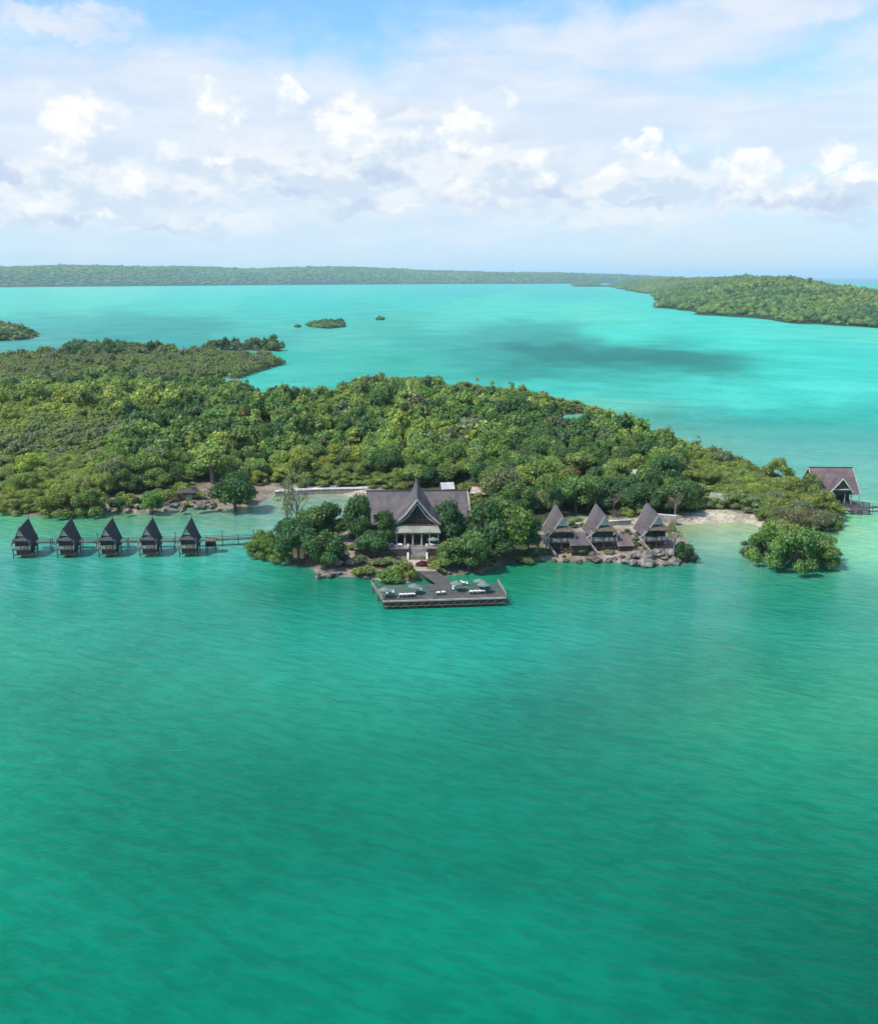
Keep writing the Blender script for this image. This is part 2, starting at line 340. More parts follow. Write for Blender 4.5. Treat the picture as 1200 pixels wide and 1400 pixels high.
LAG = [poly([(421,446),(445,449.5),(471,447),(468,442),(445,441),(424,443)]), poly([(515,437.5),(524,437.5),(524,435.5),(516,435.5)]), poly([(404,447.5),(410,447.5),(410,446),(405,446)]), poly([(783,390.5),(796,390.5),(796,389.6),(784,389.6)])]

def sdist(P, poly_):
    """signed distance in metres, positive inside"""
    n = len(poly_); x, y = P[:, 0], P[:, 1]; best = np.full(len(P), 1e18); ins = np.zeros(len(P), bool)
    for i in range(n):
        a = poly_[i]; b = poly_[(i+1) % n]; d = b-a; L = (d@d)+1e-9
        t = np.clip(((x-a[0])*d[0]+(y-a[1])*d[1])/L, 0, 1)
        best = np.minimum(best, (x-a[0]-t*d[0])**2+(y-a[1]-t*d[1])**2)
        c = ((a[1] > y) != (b[1] > y)) & (x < (b[0]-a[0])*(y-a[1])/((b[1]-a[1])+1e-12)+a[0]); ins ^= c
    s = np.sqrt(best); return np.where(ins, s, -s)
def inside(px, py, pl):
    pl = np.array(pl, float); return sdist(np.stack([px, py], 1), pl) > 0
# value noise in metres
_tab = rng.random((256, 256))
def vnoise(x, y, s):
    x = np.asarray(x)/s; y = np.asarray(y)/s; xi = np.floor(x).astype(int); yi = np.floor(y).astype(int); fx = x-xi; fy = y-yi
    fx = fx*fx*(3-2*fx); fy = fy*fy*(3-2*fy); g = lambda i, j: _tab[i & 255, j & 255]
    return (g(xi, yi)*(1-fx)+g(xi+1, yi)*fx)*(1-fy)+(g(xi, yi+1)*(1-fx)+g(xi+1, yi+1)*fx)*fy
def fbm(x, y, s, o=4):
    v = 0; a = .5; t = 0
    for k in range(o): v = v+a*vnoise(np.asarray(x)+37*k, np.asarray(y)-91*k, s/2**k); t += a; a *= .5
    return v/t
HALL_PAD = np.array([-5.8, 262.0])
def main_height(x, y):
    x = np.asarray(x, float); y = np.asarray(y, float); P = np.stack([x.ravel(), y.ravel()], 1)
    d = sdist(P, MAIN); d = np.minimum(d, -sdist(P, POCKET1)); d = np.minimum(d, -sdist(P, POCKET2))
    d = d.reshape(x.shape)+(fbm(x, y, 9, 3)-.5)*3.0
    h = np.where(d > 0, 2.2*(1-np.exp(-d/9))+9*(1-np.exp(-np.maximum(d-25, 0)/90)), d*.35)
    hill = 9*np.exp(-(((x-10)/110)**2+((y-470)/110)**2)); h = h+np.where(d > 0, hill*(1-np.exp(-d/60)), 0)
    h = h+np.where(d > 3, (fbm(x, y, 14, 4)-.5)*1.3, 0)
    # hall plateau
    e = np.sqrt(((x-HALL_PAD[0])/20)**2+((y-HALL_PAD[1])/14)**2); k = np.clip(1.35-e, 0, .35)/.35
    h = h*(1-k)+3.0*k
    return np.clip(h, -3, None), d
def head_height(x, y):
    P = np.stack([np.ravel(x), np.ravel(y)], 1); d = sdist(P, HEAD).reshape(np.shape(x))+(fbm(x, y, 160, 3)-.5)*60; px, _ = proj(x, y, np.full(np.shape(x), 30.))
    top = np.interp(px, [600, 780, 860, 1000, 1080, 1130, 1200, 1400], [84, 84, 84, 86, 76, 56, 40, 36])
    h = np.where(d > 0, top*(1-np.exp(-d/230)), d*.1); h = h+np.where(d > 0, (fbm(x, y, 240, 4)-.5)*22*np.clip(d/200, 0, 1), 0); return np.clip(h, -4, None), d
def far_height(x, y):
    P = np.stack([np.ravel(x), np.ravel(y)], 1); d = sdist(P, FAR).reshape(np.shape(x)); px, _ = proj(x, y, np.full(np.shape(x), 30.))
    dist = np.hypot(x, y); sil = np.interp(px, [-300, 0, 100, 250, 340, 450, 520, 600, 700, 850], [364, 365.5, 364, 365, 368, 365.5, 367, 370, 371.5, 372.5])
    top = 70+(377-sil)*(np.clip(dist, 6400, 9800)+500)/1400-12
    h = np.where(d > 0, top*(1-np.exp(-d/330))+ (fbm(x, y, 700, 4)-.5)*34*np.clip(d/400, 0, 1), d*.05); return np.clip(h, -6, None), d

def terrain(name, fn, x0, x1, y0, y1, step, colour, keep=-8.0):
    xs = np.arange(x0, x1+step, step); ys = np.arange(y0, y1+step, step); X, Y = np.meshgrid(xs, ys); Z, D = fn(X, Y)
    nx = len(xs); idx = np.arange(X.size).reshape(X.shape)
    q = np.stack([idx[:-1, :-1], idx[:-1, 1:], idx[1:, 1:], idx[1:, :-1]], -1).reshape(-1, 4)
    dk = (D.ravel()[q] > keep).any(1); q = q[dk]
    used = np.unique(q); rem = np.full(X.size, -1); rem[used] = np.arange(len(used)); V = np.stack([X.ravel(), Y.ravel(), Z.ravel()], 1)[used]
    col = colour(V[:, 0], V[:, 1], V[:, 2], D.ravel()[used])
    o = link(name, np_mesh(name, V, rem[q], None, M['ground'], col, True)); return tag(o, kind='structure')
def main_col(x, y, z, d):
    px, py = proj(x, y, z); n = x.size
    soil = np.array([.065, .075, .03]); sand = np.array([.50, .45, .34]); rub = np.array([.34, .27, .22]); mud = np.array([.17, .15, .12])
    c = np.tile(soil, (n, 1))
    def mixin(col, w): 
        nonlocal c; w = np.clip(w, 0, 1)[:, None]; c = c*(1-w)+col*w
    mixin(mud, (4-d)/3)
    sp = lambda pl, soft=6: np.clip(sdist(np.stack([px, py], 1), np.array(pl, float))/soft+.5, 0, 1)
    mixin(rub, sp([(120,708),(130,680),(230,672),(300,655),(380,655),(375,676),(350,696),(250,698),(200,708)], 12)*(.55+.9*(fbm(x, y, 7, 3)-.3)))
    mixin(sand, sp([(905,722),(925,703),(985,696),(1045,705),(1060,730),(960,722)])); mixin(sand, sp([(365,690),(385,664),(520,664),(520,684),(440,684)])*.8)
    mixin(rub, sp([(425,800),(470,715),(500,745),(560,765),(640,790),(560,805)])*.75); mixin(rub, sp([(725,775),(740,715),(960,712),(960,785)])*.8)
    mixin(sand, sp([(770,725),(780,706),(930,706),(900,725)])*.6)
    mixin(rub, (5-np.abs(d-2.5))/5*.25)
    return c
green = lambda c: (lambda x, y, z, d: np.tile(np.array(c), (x.size, 1)))
mnx, mxx = MAIN[:, 0].min(), MAIN[:, 0].max(); mny, mxy = MAIN[:, 1].min(), MAIN[:, 1].max()
terrain('island_ground', main_height, max(mnx, -420)-10, mxx+20, mny-12, mxy+20, 2.6, main_col)
terrain('headland_ground', head_height, 80, 2600, 1000, 7200, 30, green((.035, .055, .025)), -60)
terrain('far_coast_ground', far_height, -6500, 3900, 4900, 12800, 90, green((.035, .055, .025)), -250)

# ------------------------------------------------------------------ the lagoon, one sheet out to the horizon
def build_water():
    CP = [  # traced colour of the water at places in the lagoon (depth and bed, with cloud shadow and dark reflections painted in), sRGB
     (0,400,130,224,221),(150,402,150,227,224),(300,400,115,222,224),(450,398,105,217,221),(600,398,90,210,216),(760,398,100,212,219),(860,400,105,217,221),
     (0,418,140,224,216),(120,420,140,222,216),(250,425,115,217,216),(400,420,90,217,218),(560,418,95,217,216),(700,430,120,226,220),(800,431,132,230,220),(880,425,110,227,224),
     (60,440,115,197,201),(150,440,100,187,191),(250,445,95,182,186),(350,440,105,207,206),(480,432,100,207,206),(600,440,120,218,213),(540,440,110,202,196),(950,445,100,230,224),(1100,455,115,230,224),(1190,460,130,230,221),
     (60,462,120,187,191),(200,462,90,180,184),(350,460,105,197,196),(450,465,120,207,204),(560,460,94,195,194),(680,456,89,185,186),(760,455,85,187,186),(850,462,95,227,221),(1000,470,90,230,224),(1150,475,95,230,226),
     (420,500,95,202,198),(500,490,98,202,194),(560,495,92,195,190),(650,492,80,180,178),(760,485,45,142,144),(850,488,42,142,144),(930,492,48,150,151),(990,502,60,170,166),(1060,500,90,224,218),(1150,500,95,228,222),  # darkest entries paint the cloud-shadow patch into the water colour
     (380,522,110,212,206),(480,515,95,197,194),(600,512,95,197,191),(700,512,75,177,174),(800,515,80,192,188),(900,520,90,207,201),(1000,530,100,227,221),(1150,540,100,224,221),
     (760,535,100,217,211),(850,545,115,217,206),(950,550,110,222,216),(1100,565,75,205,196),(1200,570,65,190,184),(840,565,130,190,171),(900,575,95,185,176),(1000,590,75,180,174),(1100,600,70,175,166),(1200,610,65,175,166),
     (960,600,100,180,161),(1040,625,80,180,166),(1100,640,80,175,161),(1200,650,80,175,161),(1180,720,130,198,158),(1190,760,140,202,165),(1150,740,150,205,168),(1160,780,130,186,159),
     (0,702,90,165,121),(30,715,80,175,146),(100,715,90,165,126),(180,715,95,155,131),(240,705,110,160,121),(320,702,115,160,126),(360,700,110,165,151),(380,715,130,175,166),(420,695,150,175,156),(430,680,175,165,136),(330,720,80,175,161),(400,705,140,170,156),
     (20,760,90,173,162),(100,755,85,173,162),(200,755,75,171,160),(320,755,75,178,167),(60,800,70,171,157),(200,800,58,168,149),(330,780,70,178,167),(370,800,43,156,124),(420,795,38,131,94),(480,800,38,131,99),  # dark entries by point, jetty and islet paint reflections as water colour
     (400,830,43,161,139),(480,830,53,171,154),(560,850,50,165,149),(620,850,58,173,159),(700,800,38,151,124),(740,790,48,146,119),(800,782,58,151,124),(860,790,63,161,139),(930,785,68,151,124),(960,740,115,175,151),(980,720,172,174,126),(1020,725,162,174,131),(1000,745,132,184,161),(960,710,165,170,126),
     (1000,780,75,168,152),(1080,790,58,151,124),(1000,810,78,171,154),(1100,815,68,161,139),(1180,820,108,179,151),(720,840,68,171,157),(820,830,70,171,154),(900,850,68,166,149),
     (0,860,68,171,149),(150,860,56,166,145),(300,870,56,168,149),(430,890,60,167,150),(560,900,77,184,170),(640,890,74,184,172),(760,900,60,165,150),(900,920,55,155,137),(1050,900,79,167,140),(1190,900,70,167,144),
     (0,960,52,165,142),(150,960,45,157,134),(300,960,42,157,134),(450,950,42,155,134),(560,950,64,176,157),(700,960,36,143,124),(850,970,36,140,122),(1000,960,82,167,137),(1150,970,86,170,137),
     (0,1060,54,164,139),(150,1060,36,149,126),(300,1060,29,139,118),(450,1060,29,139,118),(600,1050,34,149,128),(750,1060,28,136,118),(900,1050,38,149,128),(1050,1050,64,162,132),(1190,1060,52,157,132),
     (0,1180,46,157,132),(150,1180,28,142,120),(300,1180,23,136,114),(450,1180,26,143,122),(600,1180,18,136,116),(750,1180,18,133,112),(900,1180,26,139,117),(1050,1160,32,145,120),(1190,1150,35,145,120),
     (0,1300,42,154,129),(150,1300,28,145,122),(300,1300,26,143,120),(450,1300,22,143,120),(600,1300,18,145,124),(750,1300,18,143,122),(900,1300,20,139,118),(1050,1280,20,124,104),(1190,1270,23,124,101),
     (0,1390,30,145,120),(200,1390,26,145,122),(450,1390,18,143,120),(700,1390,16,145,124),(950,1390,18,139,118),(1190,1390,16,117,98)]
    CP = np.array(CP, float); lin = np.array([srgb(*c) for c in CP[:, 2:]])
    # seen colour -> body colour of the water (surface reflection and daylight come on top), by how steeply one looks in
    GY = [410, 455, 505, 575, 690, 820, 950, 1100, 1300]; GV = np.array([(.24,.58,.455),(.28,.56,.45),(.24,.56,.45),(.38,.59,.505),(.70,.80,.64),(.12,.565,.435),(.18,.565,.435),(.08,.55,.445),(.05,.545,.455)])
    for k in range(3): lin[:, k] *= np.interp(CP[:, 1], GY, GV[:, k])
    ang = np.concatenate([np.arange(-180, -30, 6.), np.arange(-30, 30, .3), np.arange(30, 180, 6.)])*math.pi/180
    rs = np.concatenate([[6.], np.geomspace(25, 200, 60), np.geomspace(203, 1200, 230), np.geomspace(1230, 90000, 160)])
    A, Rr = np.meshgrid(ang, rs); X = Rr*np.sin(A); Y = Rr*np.cos(A)
    cx = np.array([[*gp(a, b).xy] for a, b in CP[:, :2]]); ca = np.arctan2(cx[:, 0], cx[:, 1]); cr = np.log(np.hypot(cx[:, 0], cx[:, 1]))
    S1 = 1/0.055; S2 = 1/0.050
    # beyond ~600 m the traced rows crowd together in angle, so weigh by depression angle as well
    dep = lambda r: np.arctan(CAM_H/np.exp(r))
    aa = np.clip(A.ravel(), -.6, .6); dd = dep(np.log(Rr.ravel())); dd = np.clip(dd, dep(np.log(6500.)), .62)
    cd = dep(cr); loc = np.interp(cd, [.01, .05, .12, .25, .55], [.006, .010, .017, .03, .06])
    def blend(qa, qd, val):
        num = np.zeros((qa.size, 3)); den = np.zeros(qa.size)
        for i in range(len(CP)):
            w = np.exp(-(((qa-ca[i])*1.0/(loc[i]*3.4))**2+((qd-cd[i])/loc[i])**2)*1.1)+1e-7/(((qa-ca[i])*.4)**2+(qd-cd[i])**2+1e-5)
            num += w[:, None]*val[i]; den += w
        return num/den[:, None]
    val = lin.copy()
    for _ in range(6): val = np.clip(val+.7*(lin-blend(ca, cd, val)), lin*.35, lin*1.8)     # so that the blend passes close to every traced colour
    wob = (fbm(aa*900, dd*5200, 22, 4)-.5); dd2 = dd+wob*.010*np.clip(dd/.05, .35, 2.2); aa2 = aa+(fbm(aa*900+77, dd*4000-31, 30, 4)-.5)*.07   # ragged edges between the beds and round the painted shadow patch
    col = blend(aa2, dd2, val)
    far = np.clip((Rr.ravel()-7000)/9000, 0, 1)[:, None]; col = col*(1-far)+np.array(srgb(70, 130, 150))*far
    V = np.stack([X.ravel(), Y.ravel(), np.zeros(X.size)], 1); na = len(ang); idx = np.arange(X.size).reshape(X.shape)
    nxt = np.roll(idx, -1, 1)
    q = np.stack([idx[:-1], idx[1:], nxt[1:], nxt[:-1]], -1).reshape(-1, 4)
    V = np.vstack([V, [[0, 0, 0]]]); col = np.vstack([col, col[:1]]); t = np.stack([idx[0], nxt[0], np.full(na, X.size)], 1)
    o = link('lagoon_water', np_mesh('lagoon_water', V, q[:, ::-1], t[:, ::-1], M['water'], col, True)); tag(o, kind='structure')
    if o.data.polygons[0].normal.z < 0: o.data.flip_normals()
build_water()

# ------------------------------------------------------------------ tree templates
def ico(sub):
    import bmesh
    bm = bmesh.new(); bmesh.ops.create_icosphere(bm, subdivisions=sub, radius=1.0); V = np.array([v.co[:] for v in bm.verts]); F = np.array([[v.index for v in f.verts] for f in bm.faces]); bm.free(); return V, F
ICO1, ICO2, ICO3 = ico(1), ico(2), ico(3)
def cards(cen, nrm, size, jit, r):
    """irregular leaf-cluster quads at cen facing roughly nrm"""
    k = len(cen); n = nrm+r.normal(0, jit, (k, 3)); n /= np.linalg.norm(n, axis=1)[:, None]
    a = np.cross(n, r.normal(0, 1, (k, 3))); a /= np.linalg.norm(a, axis=1)[:, None]; b = np.cross(n, a)
    s = (size*r.uniform(.6, 1.35, k))[:, None]; V = np.empty((k, 4, 3))
    for j, (u, v) in enumerate(((-1, -.6), (.7, -1), (1, .7), (-.6, 1))):
        V[:, j] = cen+a*s*(u*r.uniform(.5, 1.1, (k, 1)))+b*s*(v*r.uniform(.5, 1.1, (k, 1)))+n*s*r.uniform(-.25, .25, (k, 1))
    return V.reshape(-1, 3), np.arange(k*4).reshape(-1, 4)
def crown(seed, kind, ncards, csize, core=ICO1):
    """crown in unit space: tree 1 high, crown radius about .42. returns V, quads, tris, lum"""
    r = np.random.default_rng(seed); lobes = []
    if kind == 'broad':
        nl = r.integers(8, 13)
        for i in range(nl):
            a = r.uniform(0, 6.28); q = np.sqrt(r.uniform(0, 1)); z = .50+.30*(1-q*q)*r.uniform(.5, 1.15)+r.uniform(-.08, .06); rad = r.uniform(.12, .20)
            lobes.append((.30*q*math.cos(a), .30*q*math.sin(a), z, rad))
        for i in range(4):
            a = i*1.57+r.uniform(-.5, .5); lobes.append((.22*math.cos(a), .22*math.sin(a), r.uniform(.28, .42), r.uniform(.12, .18)))
    elif kind == 'mangrove':
        for i in range(r.integers(11, 16)):
            a = r.uniform(0, 6.28); q = np.sqrt(r.uniform(0, 1)); lobes.append((.46*q*math.cos(a), .46*q*math.sin(a), .30+.40*(1-.6*q*q)*r.uniform(.75, 1.15), r.uniform(.12, .19)))
        for i in range(6):
            a = i*1.05+r.uniform(-.3, .3); lobes.append((.40*math.cos(a), .40*math.sin(a), .2, r.uniform(.13, .18)))
    elif kind == 'wispy':
        for i in range(9):
            a = r.uniform(0, 6.28); z = r.uniform(.3, .95); q = .22*r.uniform(.1, 1)*(1.25-z); lobes.append((q*math.cos(a), q*math.sin(a), z, r.uniform(.06, .12)))
    elif kind == 'twig':
        for i in range(9):
            a = r.uniform(0, 6.28); q = np.sqrt(r.uniform(0, 1)); lobes.append((.42*q*math.cos(a), .42*q*math.sin(a), r.uniform(.3, .85-.3*q), r.uniform(.14, .22)))
    elif kind == 'bush':
        for i in range(8):
            a = r.uniform(0, 6.28); q = np.sqrt(r.uniform(0, 1)); lobes.append((.4*q*math.cos(a), .4*q*math.sin(a), .25+.45*(1-q*q)*r.uniform(.6, 1.1), r.uniform(.18, .28)))
    elif kind == 'bare':
        for i in range(7):
            a = r.uniform(0, 6.28); q = np.sqrt(r.uniform(0, 1)); lobes.append((.3*q*math.cos(a), .3*q*math.sin(a), r.uniform(.5, .92), r.uniform(.08, .14)))
    L = np.array(lobes); vol = L[:, 3]**2; pick = r.choice(len(L), ncards, p=vol/vol.sum())
    d = r.normal(0, 1, (ncards, 3)); d[:, 2] = np.where(d[:, 2] < 0, d[:, 2]*.45, d[:, 2]); d /= np.linalg.norm(d, axis=1)[:, None]
    cen = L[pick, :3]+d*(L[pick, 3]*r.uniform(.70, 1.22, ncards))[:, None]*np.array([1, 1, .85])
    cen[:, 2] = np.maximum(cen[:, 2], .03)
    V, Q = cards(cen, d, csize, .6, r); lum = np.repeat(r.uniform(.72, 1.3, ncards)*(r.uniform(.82, 1.18, len(L))[pick]), 4)
    T = np.zeros((0, 3), int)
    if core is not None and kind not in ('bare', 'wispy', 'twig'):
        vs = []; ts = []; off = len(V)
        for (x, y, z, rad) in L:
            vs.append(core[0]*rad*r.uniform(.55, .80, (len(core[0]), 1))*np.array([1, 1, .85])+np.array([x, y, z])); ts.append(core[1]+off); off += len(core[0])
        V = np.vstack([V]+vs); T = np.vstack(ts); lum = np.concatenate([lum, np.full(len(V)-len(lum), .9)])
    return V, Q, T, lum
def trunk_mesh(seed, kind, name):
    r = random.Random(seed); m = MB()
    if kind == 'mangrove':
        for i in range(6):
            a = r.uniform(0, 6.28); m.tube([(.30*math.cos(a), .30*math.sin(a), -.15), (.2*math.cos(a), .2*math.sin(a), .12), (.05*math.cos(a), .05*math.sin(a), .3)], [.007, .008, .010], 5)
        for i in range(5):
            a = r.uniform(0, 6.28); m.tube([(0, 0, .25), (.18*math.cos(a), .18*math.sin(a), .42), (.34*math.cos(a), .34*math.sin(a), .6)], [.011, .008, .004], 5)
    else:
        lean = r.uniform(-.05, .05); m.tube([(0, 0, -.1), (lean*.5, 0, .25), (lean, .02, .5), (lean, .03, .72)], [.034, .026, .02, .008], 7)
        for i in range(9 if kind in ('bare', 'twig') else 6):
            a = r.uniform(0, 6.28); z0 = r.uniform(.05, .35) if kind == 'twig' else r.uniform(.28, .55); q = r.uniform(.2, .34)
            p1 = (lean+q*.5*math.cos(a), q*.5*math.sin(a), z0+.14); p2 = (lean+q*math.cos(a), q*math.sin(a), z0+r.uniform(.24, .38))
            m.tube([(lean*.7, 0, z0), p1, p2], [.011, .007, .003], 5)
            if kind in ('bare', 'twig'):
                for k in range(3):
                    b = a+r.uniform(-1, 1); m.tube([p1, (p1[0]+.14*math.cos(b), p1[1]+.14*math.sin(b), p1[2]+r.uniform(.08, .22))], [.005, .002], 4)
    me = bpy.data.meshes.new(name); me.from_pydata(m.v, [], m.f); me.materials.append(M['bark_pale' if kind in ('bare', 'twig') else 'bark']); me.update(); return me
HERO = {}
for kind, n, cnt, cs in (('broad', 8, 3000, .026), ('mangrove', 6, 3000, .024), ('wispy', 3, 700, .022), ('bush', 4, 1100, .045), ('bare', 3, 420, .018), ('twig', 3, 900, .022)):
    HERO[kind] = []
    for i in range(n):
        V, Q, T, lum = crown(100*i+len(kind)*7, kind, cnt, cs, ICO2)
        HERO[kind].append((np_mesh(kind+'_crown', V, Q, T, M['leaf'], np.repeat(lum[:, None], 3, 1)), trunk_mesh(i*13+len(kind), kind, kind+'_trunk')))
TINT = {  # leaf colours
 'dark green': (.080, .165, .062), 'mid green': (.152, .255, .070), 'olive green': (.210, .280, .082), 'yellow green': (.30, .375, .085), 'grey green': (.195, .245, .130), 'light green': (.24, .34, .10),
 'reddish': (.15, .055, .045), 'pale brown': (.17, .15, .10), 'orange brown': (.25, .17, .075)}
def tree(kind, x, y, z, h, w, tint, name, label, cat='tree', group=None, r=random, parts=True):
    o = thing(name, (x, y, z), label, cat, r.uniform(0, 6.28), group, (w, w, h))
    cm, tm = r.choice(HERO[kind]); c = link('crown', cm, o); t = TINT[tint]; k = r.uniform(.88, 1.14)
    c.color = (t[0]*k*r.uniform(.9, 1.12), t[1]*k, t[2]*k*r.uniform(.85, 1.15), 1)
    if parts and kind != 'bush': link('trunk', tm, o)
    return o
def zat(x, y): return float(main_height(np.array([x]), np.array([y]))[0][0])
def put(kind, px, py, wpx, hpx, tint, name, label, cat='tree', group=None, z=None):
    """place by where the stem meets the ground; wpx/hpx are widths measured in the photo, turned into metres"""
    z0 = 1.5 if z is None else z
    for _ in range(4):
        p = gp(px, py, z0)
        if z is None: z0 = max(0.0, zat(p.x, p.y))
    D = p.y*fw.y+(z0-CAM_H)*fw.z; h = hpx*D/FPX/.97; w = wpx*D/FPX
    wf = {'broad': .90, 'mangrove': 1.15, 'wispy': .3, 'bush': 1.1, 'bare': .75, 'twig': 1.0}[kind]
    return tree(kind, p.x, p.y, z0-.1, h/(.95), w/wf, tint, name, label, cat, group)

# ------------------------------------------------------------------ named trees round the buildings
HERO_TREES = [
 # kind, px, base py, width px, height px, tint, label
 ('broad', 408, 772, 62, 70, 'dark green', 'broad dark green tree at the outer left corner of the small point, over the water'),
 ('broad', 445, 778, 58, 60, 'dark green', 'low dark green tree at the water edge left of the driftwood rocks'),
 ('broad', 425, 748, 60, 62, 'mid green', 'rounded mid green tree in the middle of the left point'),
 ('broad', 455, 742, 52, 62, 'dark green', 'dark green tree on the left point, behind the others, right side'),
 ('broad', 396, 745, 40, 48, 'dark green', 'smaller dark green tree on the left point facing the shallow bay'),
 ('bare', 408, 738, 50, 92, 'grey green', 'tall sparse tree with bare grey branches rising from the left point'),
 ('bare', 392, 740, 34, 66, 'grey green', 'shorter leaning tree with bare grey branches beside the tall sparse one'),
 ('broad', 492, 752, 44, 86, 'dark green', 'tall dark green tree covering the left end of the long hall roof'),
 ('broad', 526, 750, 42, 54, 'dark green', 'round dark green tree directly left of the hall gable'),
 ('broad', 512, 760, 50, 44, 'dark green', 'low dark tree below the tall one at the left of the hall'),
 ('broad', 612, 746, 50, 64, 'dark green', 'dense round dark tree directly right of the hall gable'),
 ('broad', 640, 782, 62, 62, 'mid green', 'large drooping green tree on the shore right of the hall stairs'),
 ('broad', 612, 775, 34, 38, 'mid green', 'small green tree between the hall stairs and the large drooping one'),
 ('broad', 662, 757, 66, 80, 'dark green', 'dark green tree at the right end of the hall roof'),
 ('broad', 700, 765, 60, 74, 'mid green', 'big green tree on the shore between the hall and the first villa'),
 ('broad', 722, 763, 42, 62, 'dark green', 'dark green tree touching the left side of the first villa'),
 ('broad', 678, 770, 46, 44, 'dark green', 'low dark tree at the water edge between hall and first villa'),
 ('broad', 690, 735, 56, 60, 'mid green', 'mid green tree behind the shore trees right of the hall'),
 ('broad', 322, 700, 68, 58, 'dark green', 'very dark broad tree beside the bay at the right end of the rubble bank'),
 ('wispy', 292, 662, 34, 62, 'light green', 'tall pointed light green tree behind the rubble bank'),
 ('broad', 208, 703, 36, 36, 'mid green', 'green tree at the water behind the fourth stilt bungalow'),
 ('mangrove', 85, 706, 60, 40, 'olive green', 'olive mangrove tree behind the second stilt bungalow'),
 ('mangrove', 125, 706, 46, 44, 'olive green', 'olive mangrove tree behind the gap between second and third stilt bungalows'),
 ('mangrove', 22, 702, 50, 24, 'olive green', 'low olive mangrove at the water behind the first stilt bungalow'),
 ('bare', 922, 712, 26, 36, 'pale brown', 'leafless grey tree on the sand behind the third villa'),
 ('bare', 838, 704, 24, 30, 'pale brown', 'leafless grey tree behind the wall between second and third villas'),
 ('bare', 920, 765, 22, 52, 'olive green', 'thin sparse tree at the right side of the third villa'),
 ('broad', 936, 768, 30, 34, 'dark green', 'small dark tree hanging over the water right of the third villa'),
 ('broad', 775, 668, 34, 36, 'orange brown', 'orange brown leafed tree in the wood above the first and second villas'),
 ('bush', 1118, 660, 16, 16, 'pale brown', 'pale leafed bush at the left end of the water restaurant roof'),
]
for i, (k, px, py, w, h, t, lab) in enumerate(HERO_TREES):
    nm = {'broad': 'broadleaf_tree', 'wispy': 'casuarina_tree', 'mangrove': 'mangrove_tree', 'bare': 'sparse_tree', 'bush': 'bush'}[k]
    put(k, px, py, w, h, t, nm, lab, 'bush' if k == 'bush' else 'tree', 'trees and bushes round the buildings')
# mangrove hedge at the left of the point and the islet at the right
for px, py, w, h, lab in ((352, 762, 34, 32, 'outermost'), (370, 765, 38, 34, 'middle'), (362, 752, 38, 32, 'rearmost'), (385, 770, 34, 32, 'innermost')):
    put('mangrove', px, py, w, h, 'mid green', 'mangrove_tree', lab+' bush-like mangrove of the low clump at the left tip of the small point', 'mangrove', 'low mangrove clump on the left point', 0.2)
for px, py, w, h, t, lab in ((1050, 772, 66, 62, 'mid green', 'left front mangrove of the separate islet'), (1085, 782, 74, 70, 'mid green', 'large central mangrove of the separate islet, in front'),
      (1120, 776, 56, 44, 'mid green', 'right front mangrove of the separate islet'), (1066, 760, 70, 58, 'olive green', 'tallest mangrove at the back of the separate islet'), (1105, 764, 66, 50, 'mid green', 'back right mangrove of the separate islet'),
      (1030, 762, 40, 36, 'dark green', 'small dark mangrove at the left tip of the separate islet'), (1136, 770, 28, 26, 'dark green', 'small mangrove at the right tip of the separate islet')):
    put('mangrove', px, py, w, h, t, 'mangrove_tree', lab, 'mangrove', 'mangroves of the separate islet', 0.1)
for px, py, w, h, t, lab in ((1085, 725, 60, 44, 'pale brown', 'pale leafless thicket behind the separate islet'), (1110, 728, 50, 40, 'pale brown', 'pale twiggy thicket at the right tip of the island'), (1062, 722, 40, 36, 'pale brown', 'pale twiggy thicket at the right of the sandy cove')):
    put('twig', px, py, w, h, t, 'thicket', lab, 'thicket', 'pale thickets at the island tip')
for px, py, w, h, lab in ((1130, 725, 34, 22, 'low green mangrove at the very right tip of the island'), (1142, 722, 18, 14, 'smallest green mangrove at the very right tip of the island')):
    put('mangrove', px, py, w, h, 'mid green', 'mangrove_tree', lab, 'mangrove', 'mangroves at the island tip')
BUSH = [(500,788,32,18,'olive green','olive bush on the shore left of the jetty path'),(530,796,36,20,'mid green','green bush at the water beside the left of the jetty deck'),(552,792,30,26,'olive green','small olive bush at the landward end of the jetty walk'),
 (470,772,26,14,'pale brown','pale dry bush on the bank by the driftwood rocks'),(580,778,22,13,'reddish','red leafed bush right of the path below the stairs'),(594,786,26,16,'olive green','olive bush on the shore right of the jetty walk'),(605,784,26,22,'light green','light green bush under the drooping tree'),
 (520,775,30,16,'grey green','grey green bush on the terrace slope left of the path'),(545,778,24,14,'grey green','grey green bush closest to the left of the path'),(590,772,16,10,'orange brown','brownish bush beside the red leafed one'),
 (462,760,24,14,'grey green','grey bush on the bare bank behind the driftwood'),(795,760,22,12,'mid green','low bush among the rocks below the second villa'),(718,772,22,12,'grey green','grey bush on the shore by the first villa')]
for px, py, w, h, t, lab in BUSH: put('bush', px, py, w, h, t, 'bush', lab, 'bush', 'bushes along the shore')

